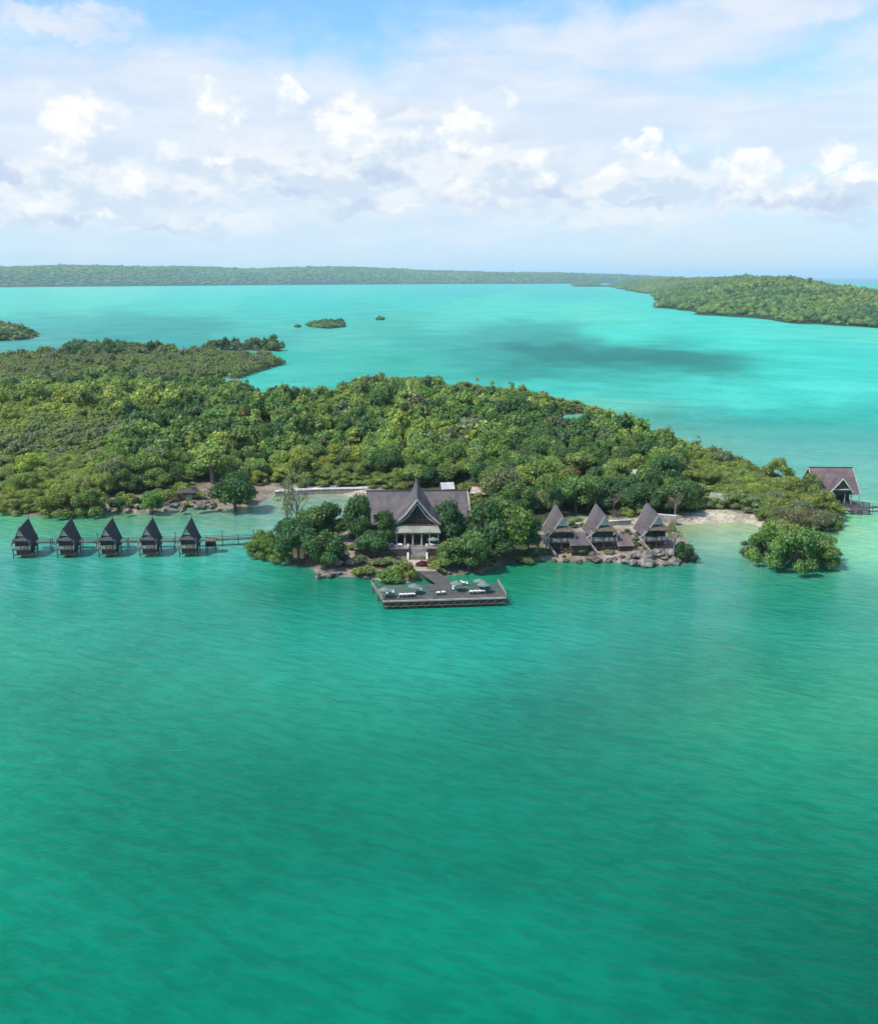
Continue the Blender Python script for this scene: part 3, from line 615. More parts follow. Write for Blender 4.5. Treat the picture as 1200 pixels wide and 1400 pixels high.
SCAT = [([(140,702),(160,682),(225,676),(262,672),(300,670),(350,672),(345,690),(250,698)], 34, 'on the rubble bank', (12, 30)), ([(470,745),(500,700),(505,760),(560,780),(540,790),(480,775)], 16, 'on the bank left of the hall', (14, 26)),
        ([(735,765),(745,716),(860,712),(925,712),(935,750),(900,748),(870,758),(800,762)], 34, 'on the ground round the villas', (9, 18)), ([(650,775),(668,765),(730,758),(735,765),(700,772)], 8, 'on the shore between hall and villas', (14, 22)),
        ([(520,666),(560,664),(660,668),(668,690),(650,700)], 12, 'behind the hall roof', (16, 30)), ([(770,722),(860,700),(1000,686),(1040,694),(930,699)], 22, 'behind the retaining walls', (14, 26)), ([(380,668),(500,662),(500,665),(380,670)], 9, 'along the sea wall', (12, 20))]
_r = random.Random(21)
NTH = ['leftmost', 'second from left', 'third from left', 'fourth from left', 'fifth from left', 'sixth from left', 'seventh from left', 'eighth from left', 'ninth from left', 'tenth from left', 'eleventh from left', 'twelfth from left', 'thirteenth from left', 'fourteenth from left', 'fifteenth from left', 'sixteenth from left', 'seventeenth from left', 'eighteenth from left']
for pl, n, where, (a, b) in SCAT:
    P_ = np.array(pl, float); got = []
    while len(got) < n:
        q = (_r.uniform(P_[:, 0].min(), P_[:, 0].max()), _r.uniform(P_[:, 1].min(), P_[:, 1].max()))
        if inside(np.array([q[0]]), np.array([q[1]]), pl)[0]: got.append(q)
    got.sort(); cnt = {}
    for px, py in got:
        t = _r.choice(['mid green', 'olive green', 'light green', 'grey green', 'pale brown', 'dark green', 'olive green']); k = cnt.get(t, 0); cnt[t] = k+1; w = _r.uniform(a, b)
        put('twig' if t == 'pale brown' else 'bush', px, py, w, w*_r.uniform(.5, .8), t, 'bush', f'{NTH[k]} of the {t} bushes {where}', 'bush', 'low bushes '+where)

# ------------------------------------------------------------------ forest of the island
CLEAR = [[(120,712),(128,684),(170,680),(225,676),(262,662),(300,657),(330,662),(378,660),(380,684),(350,702),(250,702),(200,710)],[(360,700),(372,662),(520,664),(520,690),(500,700),(505,790),(340,790),(335,740)],
         [(470,690),(470,668),(660,668),(668,700),(700,715),(730,720),(740,706),(930,702),(985,694),(1045,702),(1060,735),(960,800),(700,800),(500,830),(400,800)],[(752,676),(752,668),(792,668),(792,676)],[(600,680),(600,672),(625,672),(625,680)]]
OPEN = [[(757,571),(812,571),(815,597),(757,600)],[(640,560),(650,556),(668,560),(662,570),(645,570)]]
MANG = [[(-500,800),(-500,590),(60,560),(150,575),(190,600),(150,640),(140,720)],[(-500,560),(-400,480),(0,478),(230,470),(400,470),(400,520),(330,540),(150,530),(0,545)],[(935,655),(950,600),(1150,640),(1160,740),(1050,735),(985,700),(940,690)],[(600,555),(600,515),(740,520),(840,550),(830,575),(720,560)],[(330,555),(310,510),(420,530),(500,545),(450,560)]]
def build_forest():
    sp = 5.0
    xs = np.arange(max(mnx, -330), mxx, sp); ys = np.arange(mny, mxy, sp*.87); X, Y = np.meshgrid(xs, ys); X = X+(np.arange(len(ys)) % 2)[:, None]*sp/2
    X = (X+rng.uniform(-.36, .36, X.shape)*sp).ravel(); Y = (Y+rng.uniform(-.36, .36, Y.shape)*sp).ravel()
    Z, D = main_height(X, Y); px, py = proj(X, Y, Z)
    ok = (D > 1.2) & (px > -330) & (px < 1400)
    mg = np.zeros(len(X), bool)
    for m in MANG: mg |= inside(px, py, m)
    mg |= (D < 16) & (Y > 330)
    for c in CLEAR: ok &= ~inside(px, py, c)
    for c in OPEN: ok &= ~inside(px, py, c)
    # broadleaf crowns are wider, so thin them
    ok &= mg | (rng.random(len(X)) < .74)
    X, Y, Z, D, px, py, mg = [a[ok] for a in (X, Y, Z, D, px, py, mg)]
    n = len(X); big = fbm(X, Y, 45, 3); r2 = rng.random(n)
    names = np.array(list(TINT)); tix = np.empty(n, int); T = {k: i for i, k in enumerate(TINT)}
    v = big*.9+(r2-.5)*.6
    tix[:] = T['mid green']; tix[v < .27] = T['dark green']; tix[v > .52] = T['light green']; tix[v > .68] = T['yellow green']; tix[(r2 > .988)] = T['pale brown']; tix[(r2 > .9975)] = T['orange brown']; tix[(r2 > .90) & (r2 < .93)] = T['grey green']
    tix[mg] = np.where(v[mg] > .62, T['yellow green'], np.where(v[mg] < .18, T['grey green'], T['olive green']))
    gfar = mg & (Y > 560) & (X < -80) ; tix[gfar] = np.where(r2[gfar] > .5, T['grey green'], T['olive green'])
    arm = inside(px, py, [(90,492),(90,466),(235,466),(235,490)]) | inside(px, py, [(285,484),(285,466),(385,466),(392,482),(330,482)]); arm &= rng.random(n) < .7
    mg &= ~arm; tix[arm] = np.where(r2[arm] > .55, T['grey green'], T['dark green'])
    kind = np.where(mg, 1, 0); wis = (~mg & (rng.random(n) < .025)) | (mg & (D < 22) & (Y > 380) & (rng.random(n) < .05)); kind[wis] = 2
    H = np.where(mg, rng.uniform(3.8, 7.2, n)*np.where(rng.random(n) < .05, 1.7, 1.0), rng.uniform(7.5, 12.5, n)); H = H*np.where((~mg) & (py > 640), .9, 1.0); H[arm] = rng.uniform(6, 13, arm.sum()); H[wis] = rng.uniform(8, 11, wis.sum())
    bs_ = rng.random(n)**1.7; W = np.where(mg, rng.uniform(6.8, 10, n), 6.2+8.5*bs_); H = np.where(mg, H, H*(.86+.42*bs_)); W[wis] = rng.uniform(8, 12, wis.sum())
    dist = np.hypot(X, Y)
    order = np.argsort(dist/np.where(np.abs(px-600) < 640, 1, .01))
    vis = (px > -20) & (px < 1220); order = [i for i in np.argsort(dist) if vis[i]]
    indiv = []
    cnt = {0: 0, 1: 0, 2: 0}
    LIM = {0: 255, 1: 240, 2: 40}
    for i in order:
        k = kind[i]
        if cnt[k] < LIM[k]: cnt[k] += 1; indiv.append(i)
    LM = [('the first stilt bungalow',30,740),('the second stilt bungalow',90,740),('the third stilt bungalow',147,740),('the fourth stilt bungalow',203,740),('the fifth stilt bungalow',257,740),('the rubble bank',180,690),('the dark open shelter',257,667),
      ('the tall pointed light green tree',292,645),('the shallow bay',400,690),('the long sea wall',450,668),('the hall roof ridge',540,672),('the hall gable spike',570,660),('the white peaked roof',612,672),('the orange kiosk',683,680),('the pale shed roof',770,668),
      ('the first villa',757,725),('the second villa',815,725),('the third villa',885,725),('the sandy cove',970,706),('the sand spit end',1035,712),('the island tip',1115,700),('the water restaurant',1140,670),('the right shoreline',1010,625)]
    lm = np.array([[a, b] for _, a, b in LM]); groups = {}
    for i in indiv:
        k = int(np.argmin(((lm-[px[i], py[i]])**2).sum(1))); groups.setdefault((k, tix[i], kind[i]), []).append(i)
    ORD = ['nearest','second nearest','third nearest','fourth nearest','fifth nearest','sixth nearest','seventh nearest','eighth nearest','ninth nearest','tenth nearest','eleventh nearest','twelfth nearest','thirteenth nearest','fourteenth nearest','fifteenth nearest','sixteenth nearest']
    U = ['', 'second', 'third', 'fourth', 'fifth', 'sixth', 'seventh', 'eighth', 'ninth', 'tenth', 'eleventh', 'twelfth', 'thirteenth', 'fourteenth', 'fifteenth', 'sixteenth', 'seventeenth', 'eighteenth', 'nineteenth', 'twentieth']
    def ordw(q): return 'nearest ' if q == 0 else (U[q] + ' nearest ' if q < 20 else str_ord(q+1)+' nearest ')
    def str_ord(n): return {2: 'twenty', 3: 'thirty', 4: 'forty', 5: 'fifty', 6: 'sixty', 7: 'seventy', 8: 'eighty', 9: 'ninety'}[n//10]+('' if n % 10 == 0 else '-'+['first', 'second', 'third', 'fourth', 'fifth', 'sixth', 'seventh', 'eighth', 'ninth'][n % 10-1])
    KN = ['leafy tree', 'mangrove', 'slender tree']; KO = ['broadleaf_tree', 'mangrove_tree', 'casuarina_tree']; KK = ['broad', 'mangrove', 'wispy']
    GR = ['broadleaf trees of the island forest', 'mangroves along the island shore', 'slender trees standing above the forest']
    rr = random.Random(11); tn = list(TINT)
    for (k, t, kd), lst in groups.items():
        lst.sort(key=lambda i: (px[i]-lm[k][0])**2+(py[i]-lm[k][1])**2)
        for q, i in enumerate(lst):
            lab = f'{ordw(q)}{tn[t]} {KN[kd]} to {LM[k][0]}'
            tree(KK[kd], X[i], Y[i], Z[i]-.2, H[i], W[i], tn[t], KO[kd], lab, 'mangrove' if kd == 1 else 'tree', GR[kd], rr)
    rest = np.ones(n, bool); rest[indiv] = False; rest = np.nonzero(rest)[0]
    tintv = np.array([TINT[k] for k in tn])
    def merged(name, label, ids, cap_cards, cs):
        if not len(ids): return
        tmpl = {0: [crown(900+i, 'broad', cap_cards, cs) for i in range(6)], 1: [crown(950+i, 'mangrove', cap_cards, cs*.9) for i in range(5)], 2: [crown(980+i, 'wispy', cap_cards//2, cs*.8, None) for i in range(3)]}
        Vs, Qs, Ts, Cs = [], [], [], []; off = 0
        for kd in (0, 1, 2):
            sel = ids[kind[ids] == kd]; pick = rng.integers(0, len(tmpl[kd]), len(sel))
            for ti, (V, Q, T, lum) in enumerate(tmpl[kd]):
                ss = sel[pick == ti]
                if not len(ss): continue
                a = rng.uniform(0, 6.28, len(ss)); ca, sa = np.cos(a)[:, None], np.sin(a)[:, None]
                x = (V[None, :, 0]*ca-V[None, :, 1]*sa)*W[ss][:, None]+X[ss][:, None]; y = (V[None, :, 0]*sa+V[None, :, 1]*ca)*W[ss][:, None]+Y[ss][:, None]; z = V[None, :, 2]*H[ss][:, None]+Z[ss][:, None]-.2
                P = np.stack([x, y, z], -1); k = len(ss); nv = len(V)
                base = off+np.arange(k)[:, None, None]*nv
                Vs.append(P.reshape(-1, 3)); Qs.append((Q[None]+base).reshape(-1, 4))
                if len(T): Ts.append((T[None]+base).reshape(-1, 3))
                tt = tintv[tix[ss]]*rng.uniform(.85, 1.18, (k, 1))*rng.uniform(.93, 1.07, (k, 3)); Cs.append((tt[:, None, :]*lum[None, :, None]).reshape(-1, 3)); off += k*nv
        o = link(name, np_mesh(name, np.vstack(Vs), np.vstack(Qs), np.vstack(Ts), M['leaf'], np.vstack(Cs))); tag(o, label, 'forest', kind='stuff')
    merged('forest', 'unbroken green forest and mangrove covering the back of the island', rest, 380, .045)
    print('forest individuals', len(indiv), 'merged', len(rest))
build_forest()

def woods(name, label, fn, poly_, sp, h, w, ncards, cs, tints, dmin=3, cull=None, core=ICO1):
    x0, y0 = poly_.min(0); x1, y1 = poly_.max(0); xs = np.arange(x0, x1, sp); ys = np.arange(y0, y1, sp); X, Y = np.meshgrid(xs, ys)
    X = (X+rng.uniform(-.5, .5, X.shape)*sp).ravel(); Y = (Y+rng.uniform(-.5, .5, Y.shape)*sp).ravel()
    f = np.abs(X)/np.maximum(Y, 1) < .8; X, Y = X[f], Y[f]
    Z, D = fn(X, Y); ok = D > dmin
    if cull is not None: ok &= cull(X, Y, Z, D)
    X, Y, Z = X[ok], Y[ok], Z[ok]; n = len(X); H = np.where(rng.random(n) < .05, 1.45, 1.0)*rng.uniform(.6, 1.25, n)*h; W = rng.uniform(.8, 1.25, n)*w
    tv = np.array([TINT[t] for t in tints]); v = fbm(X, Y, sp*14, 3)+rng.normal(0, .16, n); ti = np.clip((v*len(tints)).astype(int), 0, len(tints)-1); tt = tv[ti]*rng.uniform(.8, 1.25, (n, 1))
    tm = [crown(700+i, 'bush', ncards, cs, None) for i in range(5)]; Vs, Qs, Ts, Cs = [], [], [], []; off = 0; pick = rng.integers(0, 5, n)
    cv, cf = core
    for i, (V, Q, T, lum) in enumerate(tm):
        V = np.vstack([V, cv*np.array([.42, .42, .42])*rng.uniform(.85, 1.1, (len(cv), 1))+np.array([0, 0, .42])]); T = cf+len(lum); lum = np.concatenate([lum, np.full(len(cv), .95)])
        ss = np.nonzero(pick == i)[0]; k = len(ss); nv = len(V)
        if not k: continue
        P = np.empty((k, nv, 3)); a = rng.uniform(0, 6.28, k); ca, sa = np.cos(a)[:, None], np.sin(a)[:, None]
        P[..., 0] = (V[None, :, 0]*ca-V[None, :, 1]*sa)*W[ss][:, None]+X[ss][:, None]; P[..., 1] = (V[None, :, 0]*sa+V[None, :, 1]*ca)*W[ss][:, None]+Y[ss][:, None]; P[..., 2] = V[None, :, 2]*H[ss][:, None]+Z[ss][:, None]-H[ss][:, None]*.1
        base = off+np.arange(k)[:, None, None]*nv; Vs.append(P.reshape(-1, 3)); Qs.append((Q[None]+base).reshape(-1, 4)); Ts.append((T[None]+base).reshape(-1, 3)); Cs.append((tt[ss][:, None, :]*lum[None, :, None]).reshape(-1, 3)); off += k*nv
    print(name, n)
    return tag(link(name, np_mesh(name, np.vstack(Vs), np.vstack(Qs), np.vstack(Ts), M['leaf'], np.vstack(Cs))), label, 'forest', kind='stuff')
G5 = ['dark green', 'dark green', 'mid green', 'mid green', 'olive green', 'light green']
woods('headland_forest', 'dense green forest covering the low headland at the right of the lagoon', head_height, HEAD, 11.5, 12, 16, 40, .13, G5, 4, lambda X, Y, Z, D: (D < 900) | (Y > 3500))
woods('far_coast_forest', 'long dark green wooded coast along the far side of the lagoon', far_height, FAR, 36, 17, 44, 10, .22, G5, 10, lambda X, Y, Z, D: D < 1300)
def flat_fn(pl, top):
    def f(x, y):
        d = sdist(np.stack([np.ravel(x), np.ravel(y)], 1), pl).reshape(np.shape(x)); return np.where(d > 0, top*(1-np.exp(-d/12)), d*.1), d
    return f
def islet(pl, top, name, lab, sp, h, w, nc, cs, tints):
    f = flat_fn(pl, top); a, b = pl.min(0)-6, pl.max(0)+6; st = max((b-a).max()/40, 1.2)
    g = terrain(name+'_ground', f, a[0], b[0], a[1], b[1], st, green((.16, .14, .11)), -4*st)
    woods(name+'_forest', lab, f, pl, sp, h, w, nc, cs, tints, .5)
islet(ISLET_L, 9, 'west_islet', 'dark wooded island cut by the left edge of the photo', 6, 7, 9, 90, .085, ['dark green', 'grey green', 'dark green', 'olive green'])
# small islets in the lagoon: a few mangroves each, one thing per islet crown is too small to part
NAMES = ['long low islet of dark mangroves in the middle of the lagoon', 'small round islet of mangroves right of the long one', 'tiny mangrove clump left of the long islet', 'small dark islet before the far coast near the headland']
for i, pl in enumerate(LAG):
    c = pl.mean(0); w = (pl[:, 0].max()-pl[:, 0].min()); dep = pl[:, 1].max()-pl[:, 1].min(); k = 9 if i == 0 else 3
    f = flat_fn(pl, 1.0); terrain('islet_ground', f, pl[:, 0].min()-8, pl[:, 0].max()+8, pl[:, 1].min()-8, pl[:, 1].max()+8, max(1.5, w/30), green((.13, .12, .09)), -6)
    woods('islet_mangroves', NAMES[i], f, pl, max(3, w/12), (6.5 if i == 0 else 4.5) if i < 3 else 22, max(4.5, w/6.5), 110, .09, ['dark green', 'dark green', 'mid green'], .2, None, ICO2)['category'] = 'mangroves'

# ------------------------------------------------------------------ steep-roofed houses on stilts (stilt bungalows and shore villas)
def steep_house(name, loc, rz, label, group, s=1.0, villa=False):
    o = thing(name, loc, label, 'villa' if villa else 'bungalow', rz, group, s)
    RM = M['roof'] if villa else M['roof_dark']
    hw = 2.5; ez = 3.75; rf = 8.4; rb = 9.3; yf = -3.6; yb = 3.9; eyf = -3.1; eyb = 3.2; dz = 2.35
    Rf, Rb = (0, yf, rf), (0, yb+.3, rb)
    for sx in (-1, 1):      # each slope kicks out at the eaves
        mF = (sx*hw*.62, -3.3, ez+ (rf-ez)*.33); mB = (sx*hw*.62, 3.9, ez+(rb-ez)*.33); eF = (sx*(hw+.15), eyf-.1, ez); eB = (sx*(hw+.1), eyb, ez+.05)
        m = MB(); a = [Rf, Rb, mB, mF]; b = [mF, mB, eB, eF]
        if sx > 0: a.reverse(); b.reverse()
        m.panel(a, -.14); m.panel(b, -.14); r = m.build('roof_slope', RM, o)
        for dy, P in ((-.06, (Rf, mF, eF)), (.06, (Rb, mB, eB))):
            v = MB(); P = [Vector(p)+Vector((0, dy, .02)) for p in P]; v.bar(P[0], P[1], .2, .26); v.bar(P[1], P[2], .2, .26)
            v.build('barge_board', M['trim'] if villa else M['wood_mid'], o)
    rc = MB(); rc.bar((0, yf-.1, rf+.1), (0, yb+.4, rb+.12), .3, .22); rc.build('ridge_cap', RM, o)
    fn = MB(); fn.bar((0, yb+.3, rb), (0, yb+.7, rb+.9), .12); fn.build('finial', M['wood'], o)
    g = MB(); y = -3.35; g.panel([(-1.12, y, 6.35), (1.12, y, 6.35), (0, y-.2, 8.2)], .1); g.build('gable_panel', M['gable'], o)
    g = MB(); g.panel([(-1.0, 3.7, 6.4), (0, 3.95, 8.6), (1.0, 3.7, 6.4)], .1); g.panel([(-2.3, 3.3, 4), (-1.0, 3.7, 6.4), (1, 3.7, 6.4), (2.3, 3.3, 4)], .1); g.build('rear_gable', M['wood'], o)
    # porch roof under the gable
    p = MB(); p.panel([(-2.2, -3.9, 5.05), (2.2, -3.9, 5.05), (1.25, -2.9, 6.4), (-1.25, -2.9, 6.4)], .12); p.build('porch_roof', M['roof_dark'] if not villa else M['wood_mid'], o)
    w = MB(); w.box(-2.05, 2.05, -1.9, 3.2, dz+.2, 5.4); w.build('wall', M['wood'] if not villa else M['wood_mid'], o)
    for sx in (-1, 1):
        q = MB(); q.box(sx*1.15-.45, sx*1.15+.45, -1.98, -1.86, dz+1.0, dz+2.1); q.build('window', M['glass'], o)
        q = MB(); q.box(sx*2.05-.06, sx*2.05+.06, -.8, .8, dz+1.0, dz+2.0); q.build('window', M['glass'], o)
    q = MB(); q.box(-.5, .5, -1.99, -1.85, dz+.2, dz+2.2); q.build('door', M['glass'], o)
    d = MB(); d.box(-2.5, 2.5, -3.5, 3.4, dz, dz+.18); d.build('deck', M['deck'], o)
    rl = MB()
    for x in (-2.4, -1.4, -.5, .5, 1.4, 2.4): rl.bar((x, -3.4, dz+.18), (x, -3.4, dz+1.1), .09)
    for z in (dz+1.1, dz+.75, dz+.45): rl.bar((-2.45, -3.4, z), (2.45, -3.4, z), .07)
    for sx in (-1, 1):
        for z in (dz+1.1, dz+.65): rl.bar((sx*2.4, -3.4, z), (sx*2.4, -1.9, z), .07)
    rl.build('railing', M['trim'], o)
    for sx in (-1, 1):
        po = MB(); po.bar((sx*2.35, -3.3, dz+.1), (sx*2.35, -3.2, 5.2), .16); po.build('porch_post', M['trim'], o)
    for x in (-2.2, 0, 2.2):
        for yy in (-3.2, 0, 3.1):
            st = MB(); st.tube([(x, yy, -2.0), (x, yy, dz)], [.14, .13], 8); st.build('stilt', M['wood'], o)
    br = MB()
    for yy in (-3.2, 0, 3.1):
        br.bar((-2.2, yy, .5), (0, yy, dz-.1), .1); br.bar((2.2, yy, .5), (0, yy, dz-.1), .1); br.bar((-2.3, yy-.12, 1.0), (2.3, yy-.12, 1.0), .12)
    br.build('cross_brace', M['wood'], o)
    fl = MB()   # boarded store under the floor
    fl.box(-1.7, 1.7, -2.2, 2.7, .75, dz-.03); fl.build('under_floor', M['wood'], o)
    wh = MB(); wh.box(-1.5, -.6, -2.85, -2.4, dz+.2, dz+.85); wh.build('bench', M['white'], o)
    ln = MB()   # pale foot of the flared eave, with its strut
    ln.bar((-hw-.15, -3.1, ez), (-hw-.75, -3.2, ez-.35), .2); ln.bar((-hw-.6, -3.2, ez-.3), (-2.5, -3.2, dz), .12); ln.build('eave_strut', M['trim'], o)
    if villa:
        sr = MB()
        for sy in (-.45, .45):
            sr.bar((-3.0-.1, -2.6+sy, dz+.9), (-1.3, -4.9+sy, .3), .16)
        for i in range(8):
            t = i/7; sr.box(-3.0+1.7*t-.22, -3.0+1.7*t+.22, -2.6-2.3*t-.3, -2.6-2.3*t+.3, dz-.1-t*2.2, dz-t*2.2)
        sr.build('stairs', M['trim'], o)
        ac = MB(); ac.box(1.3, 1.9, -2.9, -2.3, dz+.2, dz+.9); ac.box(.4, .9, -2.9, -2.4, dz+.2, dz+.8); ac.build('chair', M['white'], o)
    return o
first = None
ORDS = ['leftmost', 'second', 'middle', 'fourth', 'rightmost']
BLX = [(30, 764), (90, 763.5), (147, 763), (203, 762.5), (257, 762)]
for i, (px, py) in enumerate(BLX):
    p = gp(px, py, 0); loc = (p.x-.2, p.y+3.2, 0); rz = R([3, 3, 2, 2, 2][i])
    lab = ['leftmost of the five dark steep roofed bungalows on stilts in the water', 'second from the left of the five dark stilt bungalows in the water', 'middle one of the five dark stilt bungalows standing in the water',
           'fourth from the left of the five dark stilt bungalows in the water', 'rightmost of the five dark stilt bungalows, beside the little shelter on the boardwalk'][i]
    if i == 0: first = steep_house('stilt_bungalow', loc, rz, lab, 'stilt bungalows along the boardwalk', .93)
    else:
        c = copy_tree(first); c.location = loc; c.rotation_euler.z = rz; c['label'] = lab
fv = None
for i, (px, py) in enumerate([(765, 755), (822, 754), (893.5, 753)]):
    p = gp(px, py, 1.0); loc = (p.x, p.y+3.4, 1.0); rz = R([5, 6, 7][i])
    lab = ['left shore villa of three, nearest the big green tree, steep lavender grey roof', 'middle shore villa of three, with a low annex roof at each side', 'right shore villa of three, above the pale boulders by the sandy cove'][i]
    if i == 0: fv = steep_house('shore_villa', loc, rz, lab, 'steep roofed shore villas', (1.42, 1.22, 1.12), True)
    else:
        c = copy_tree(fv); c.location = loc; c.rotation_euler.z = rz; c['label'] = lab

# boardwalk behind the stilt bungalows
def boardwalk(name, pts, zt, w, label, every, group=None, rail=True, cat='boardwalk', tall=None):
    a = pts[0]; o = thing(name, (a[0], a[1], 0), label, cat, 0, group); P = [Vector((p[0]-a[0], p[1]-a[1], zt)) for p in pts]; O = Vector((0, 0, 0))
    d = MB(); r = MB(); k = 0; L = 0
    for i in range(len(P)-1):
        p, q = P[i], P[i+1]; u = (q-p).normalized(); s = Vector((-u.y, u.x, 0)); d.panel([p-s*w/2, q-s*w/2, q+s*w/2, p+s*w/2], .16)
        n = max(1, int((q-p).length/every))
        for j in range(n+1):
            c = p+(q-p)*(j/n)
            for sg in (-1, 1):
                pm = MB(); b = c+s*(sg*w*.47); top = zt+(1.0 if rail else -.02)
                if tall and j % tall == 0 and sg > 0: top += 1.3
                pm.tube([(b.x, b.y, -2), (b.x, b.y, top)], [.12, .10], 6); pm.build('pile', M['wood'], o)
        if rail:
            for sg in (-1, 1):
                for h in (.5, .95): r.bar(p+s*(sg*w*.47)+Vector((0, 0, h)), q+s*(sg*w*.47)+Vector((0, 0, h)), .08)
    d.build('deck', M['deck'], o)
    if rail: r.build('railing', M['wood_mid'], o)
    return o
BW = [gp(46, 744, 1.7), gp(150, 743, 1.7), gp(258, 742, 1.7), gp(345, 738, 1.7)]
boardwalk('boardwalk', [(p.x, p.y+2) for p in BW], 1.7, 1.6, 'long railed wooden boardwalk on piles running behind the stilt bungalows', 3.6, tall=2)
def shelter(loc, label, w=2.2, h=2.6, rm='wood_mid', name='shelter', rz=0, low=0, base=0.0, cat='shelter', sides=True, rh=1.1):
    o = thing(name, loc, label, cat, rz)
    d = MB(); d.box(-w/2, w/2, -w/2, w/2, base, base+.15); d.build('floor', M['deck'], o)
    for sx in (-1, 1):
        for sy in (-1, 1):
            q = MB(); q.bar((sx*w*.44, sy*w*.44, -1.5-low), (sx*w*.44, sy*w*.44, base+h), .16); q.build('post', M['wood'], o)
    if sides: q = MB(); q.box(-w*.44, w*.44, w*.40, w*.46, base+.15, base+h*.95); q.box(-w*.46, -w*.41, -w*.44, w*.40, base+.15, base+h*.55); q.build('wall', M['wood_mid'], o)
    r = MB(); e = w*.68; z = base+h
    r.add([(-e, -e, z), (e, -e, z), (e, e, z), (-e, e, z), (-e*.25, 0, z+rh), (e*.25, 0, z+rh), (-e, -e, z-.12), (e, -e, z-.12), (e, e, z-.12), (-e, e, z-.12)],
          [(0,1,5,4),(1,2,5),(2,3,4,5),(3,0,4),(0,6,7,1),(1,7,8,2),(2,8,9,3),(3,9,6,0),(9,8,7,6)]); r.build('roof', M[rm], o)
    return o
p = gp(287, 748, 1.7); shelter((p.x, p.y+1, 0), 'little square timber shelter on the boardwalk right of the rightmost stilt bungalow', 2.4, 1.7, 'wood_mid', base=1.75, rh=.5)
p = gp(257, 670, 4); z = zat(p.x, p.y); o = shelter((p.x, p.y, z), 'dark open sided shelter with a white bench on the rubble bank', 4.2, 2.3, 'roof_dark', sides=False, rh=.8)
q = MB(); q.box(-1.6, 1.6, -1.2, -.5, .15, .75); q.box(-1.6, 1.6, -.55, -.4, .7, 1.2); q.build('bench', M['white'], o)

# small roofs and sheds in the wood
def hut(px, py, w, l, h, rm, label, name='hut', rz=0, cat='hut', z=None, rh=None):
    p = gp(px, py, 4 if z is None else z); zz = zat(p.x, p.y) if z is None else z; o = thing(name, (p.x, p.y, zz), label, cat, rz); rh = rh or w*.3
    a = MB(); a.box(-w/2, w/2, -l/2, l/2, -.5, h); a.build('wall', M['wood_mid'], o)
    g = MB(); g.box(-w*.12, w*.12, -l/2-.05, -l/2+.05, .1, min(2, h-.3)); g.build('door', M['wood'], o)
    g = MB(); g.box(w*.22, w*.38, -l/2-.05, -l/2+.05, h*.4, h*.75); g.build('window', M['glass'], o)
    r = MB(); e = w/2+.5; f = l/2+.5
    r.panel([(-e, -f, h-.1), (e, -f, h-.1), (e, 0, h+rh), (-e, 0, h+rh)], .12); r.panel([(e, f, h-.1), (-e, f, h-.1), (-e, 0, h+rh), (e, 0, h+rh)], .12); r.build('roof', M[rm], o)
    for sx in (-1, 1):
        k = MB(); k.panel([(sx*w/2, -l/2, h-.1), (sx*w/2, l/2, h-.1), (sx*w/2, 0, h+rh-.15)], .1); k.build('gable_end', M['wood_mid'], o)
    return o
hut(611, 674, 3.2, 3, 2.8, 'steel', 'small hut with a white metal roof just behind the right end of the hall', rz=R(10), rh=1.7)
hut(771, 675, 9, 5, 3.2, 'steel', 'long pale roofed shed in a gap of the wood above the first villa', rz=R(-12), rh=1.2)
hut(683, 684, 1.9, 1.8, 2.6, 'orange', 'small orange roofed kiosk among trees right of the hall', rz=R(20), cat='kiosk', name='kiosk', rh=1.4)
hut(658, 682, 5, 4, 2.0, 'paving', 'low hut with a faded pinkish brown roof at the right end of the hall', rz=R(-20))
hut(868, 662, 4, 3, 3.4, 'gable', 'tiny pale roof deep in the wood above the third villa', rz=R(8), cat='hut')
hut(983, 682, 4.5, 3.5, 2.6, 'awning', 'grey green roofed hut under the trees behind the sandy cove', rz=R(-25))
# annexes between villas
def annex(px, py, z, w, l, h, rm, label, rz):
    p = gp(px, py, z); o = thing('annex', (p.x, p.y, z), label, 'annex', rz)
    a = MB(); a.box(-w/2, w/2, -l/2, l/2, 0, h); a.build('wall', M['wood'], o)
    q = MB(); q.box(-w*.35, w*.35, -l/2-.06, -l/2+.04, .6, h-.5); q.build('window', M['glass'], o)
    for x in (-w*.45, 0, w*.45):
        for y in (-l*.45, l*.45): s = MB(); s.bar((x, y, -2.5), (x, y, 0), .2); s.build('stilt', M['wood'], o)
    r = MB(); r.panel([(-w/2-.5, -l/2-.8, h-.3), (w/2+.5, -l/2-.8, h-.3), (w/2, l/2+.2, h+1.8), (-w/2, l/2+.2, h+1.8)], .12); r.panel([(w/2, l/2+.2, h+1.8), (w/2+.5, l/2+2, h+.3), (-w/2-.5, l/2+2, h+.3), (-w/2, l/2+.2, h+1.8)], .12); r.build('roof', M[rm], o)
annex(789, 752, 1.6, 4.2, 4.5, 2.3, 'roof', 'low grey roofed annex joining the left and middle shore villas', R(5))
annex(852, 750, 1.6, 3.6, 3.5, 1.6, 'roof_red', 'low red brown roofed annex between the middle and right shore villas', R(6))
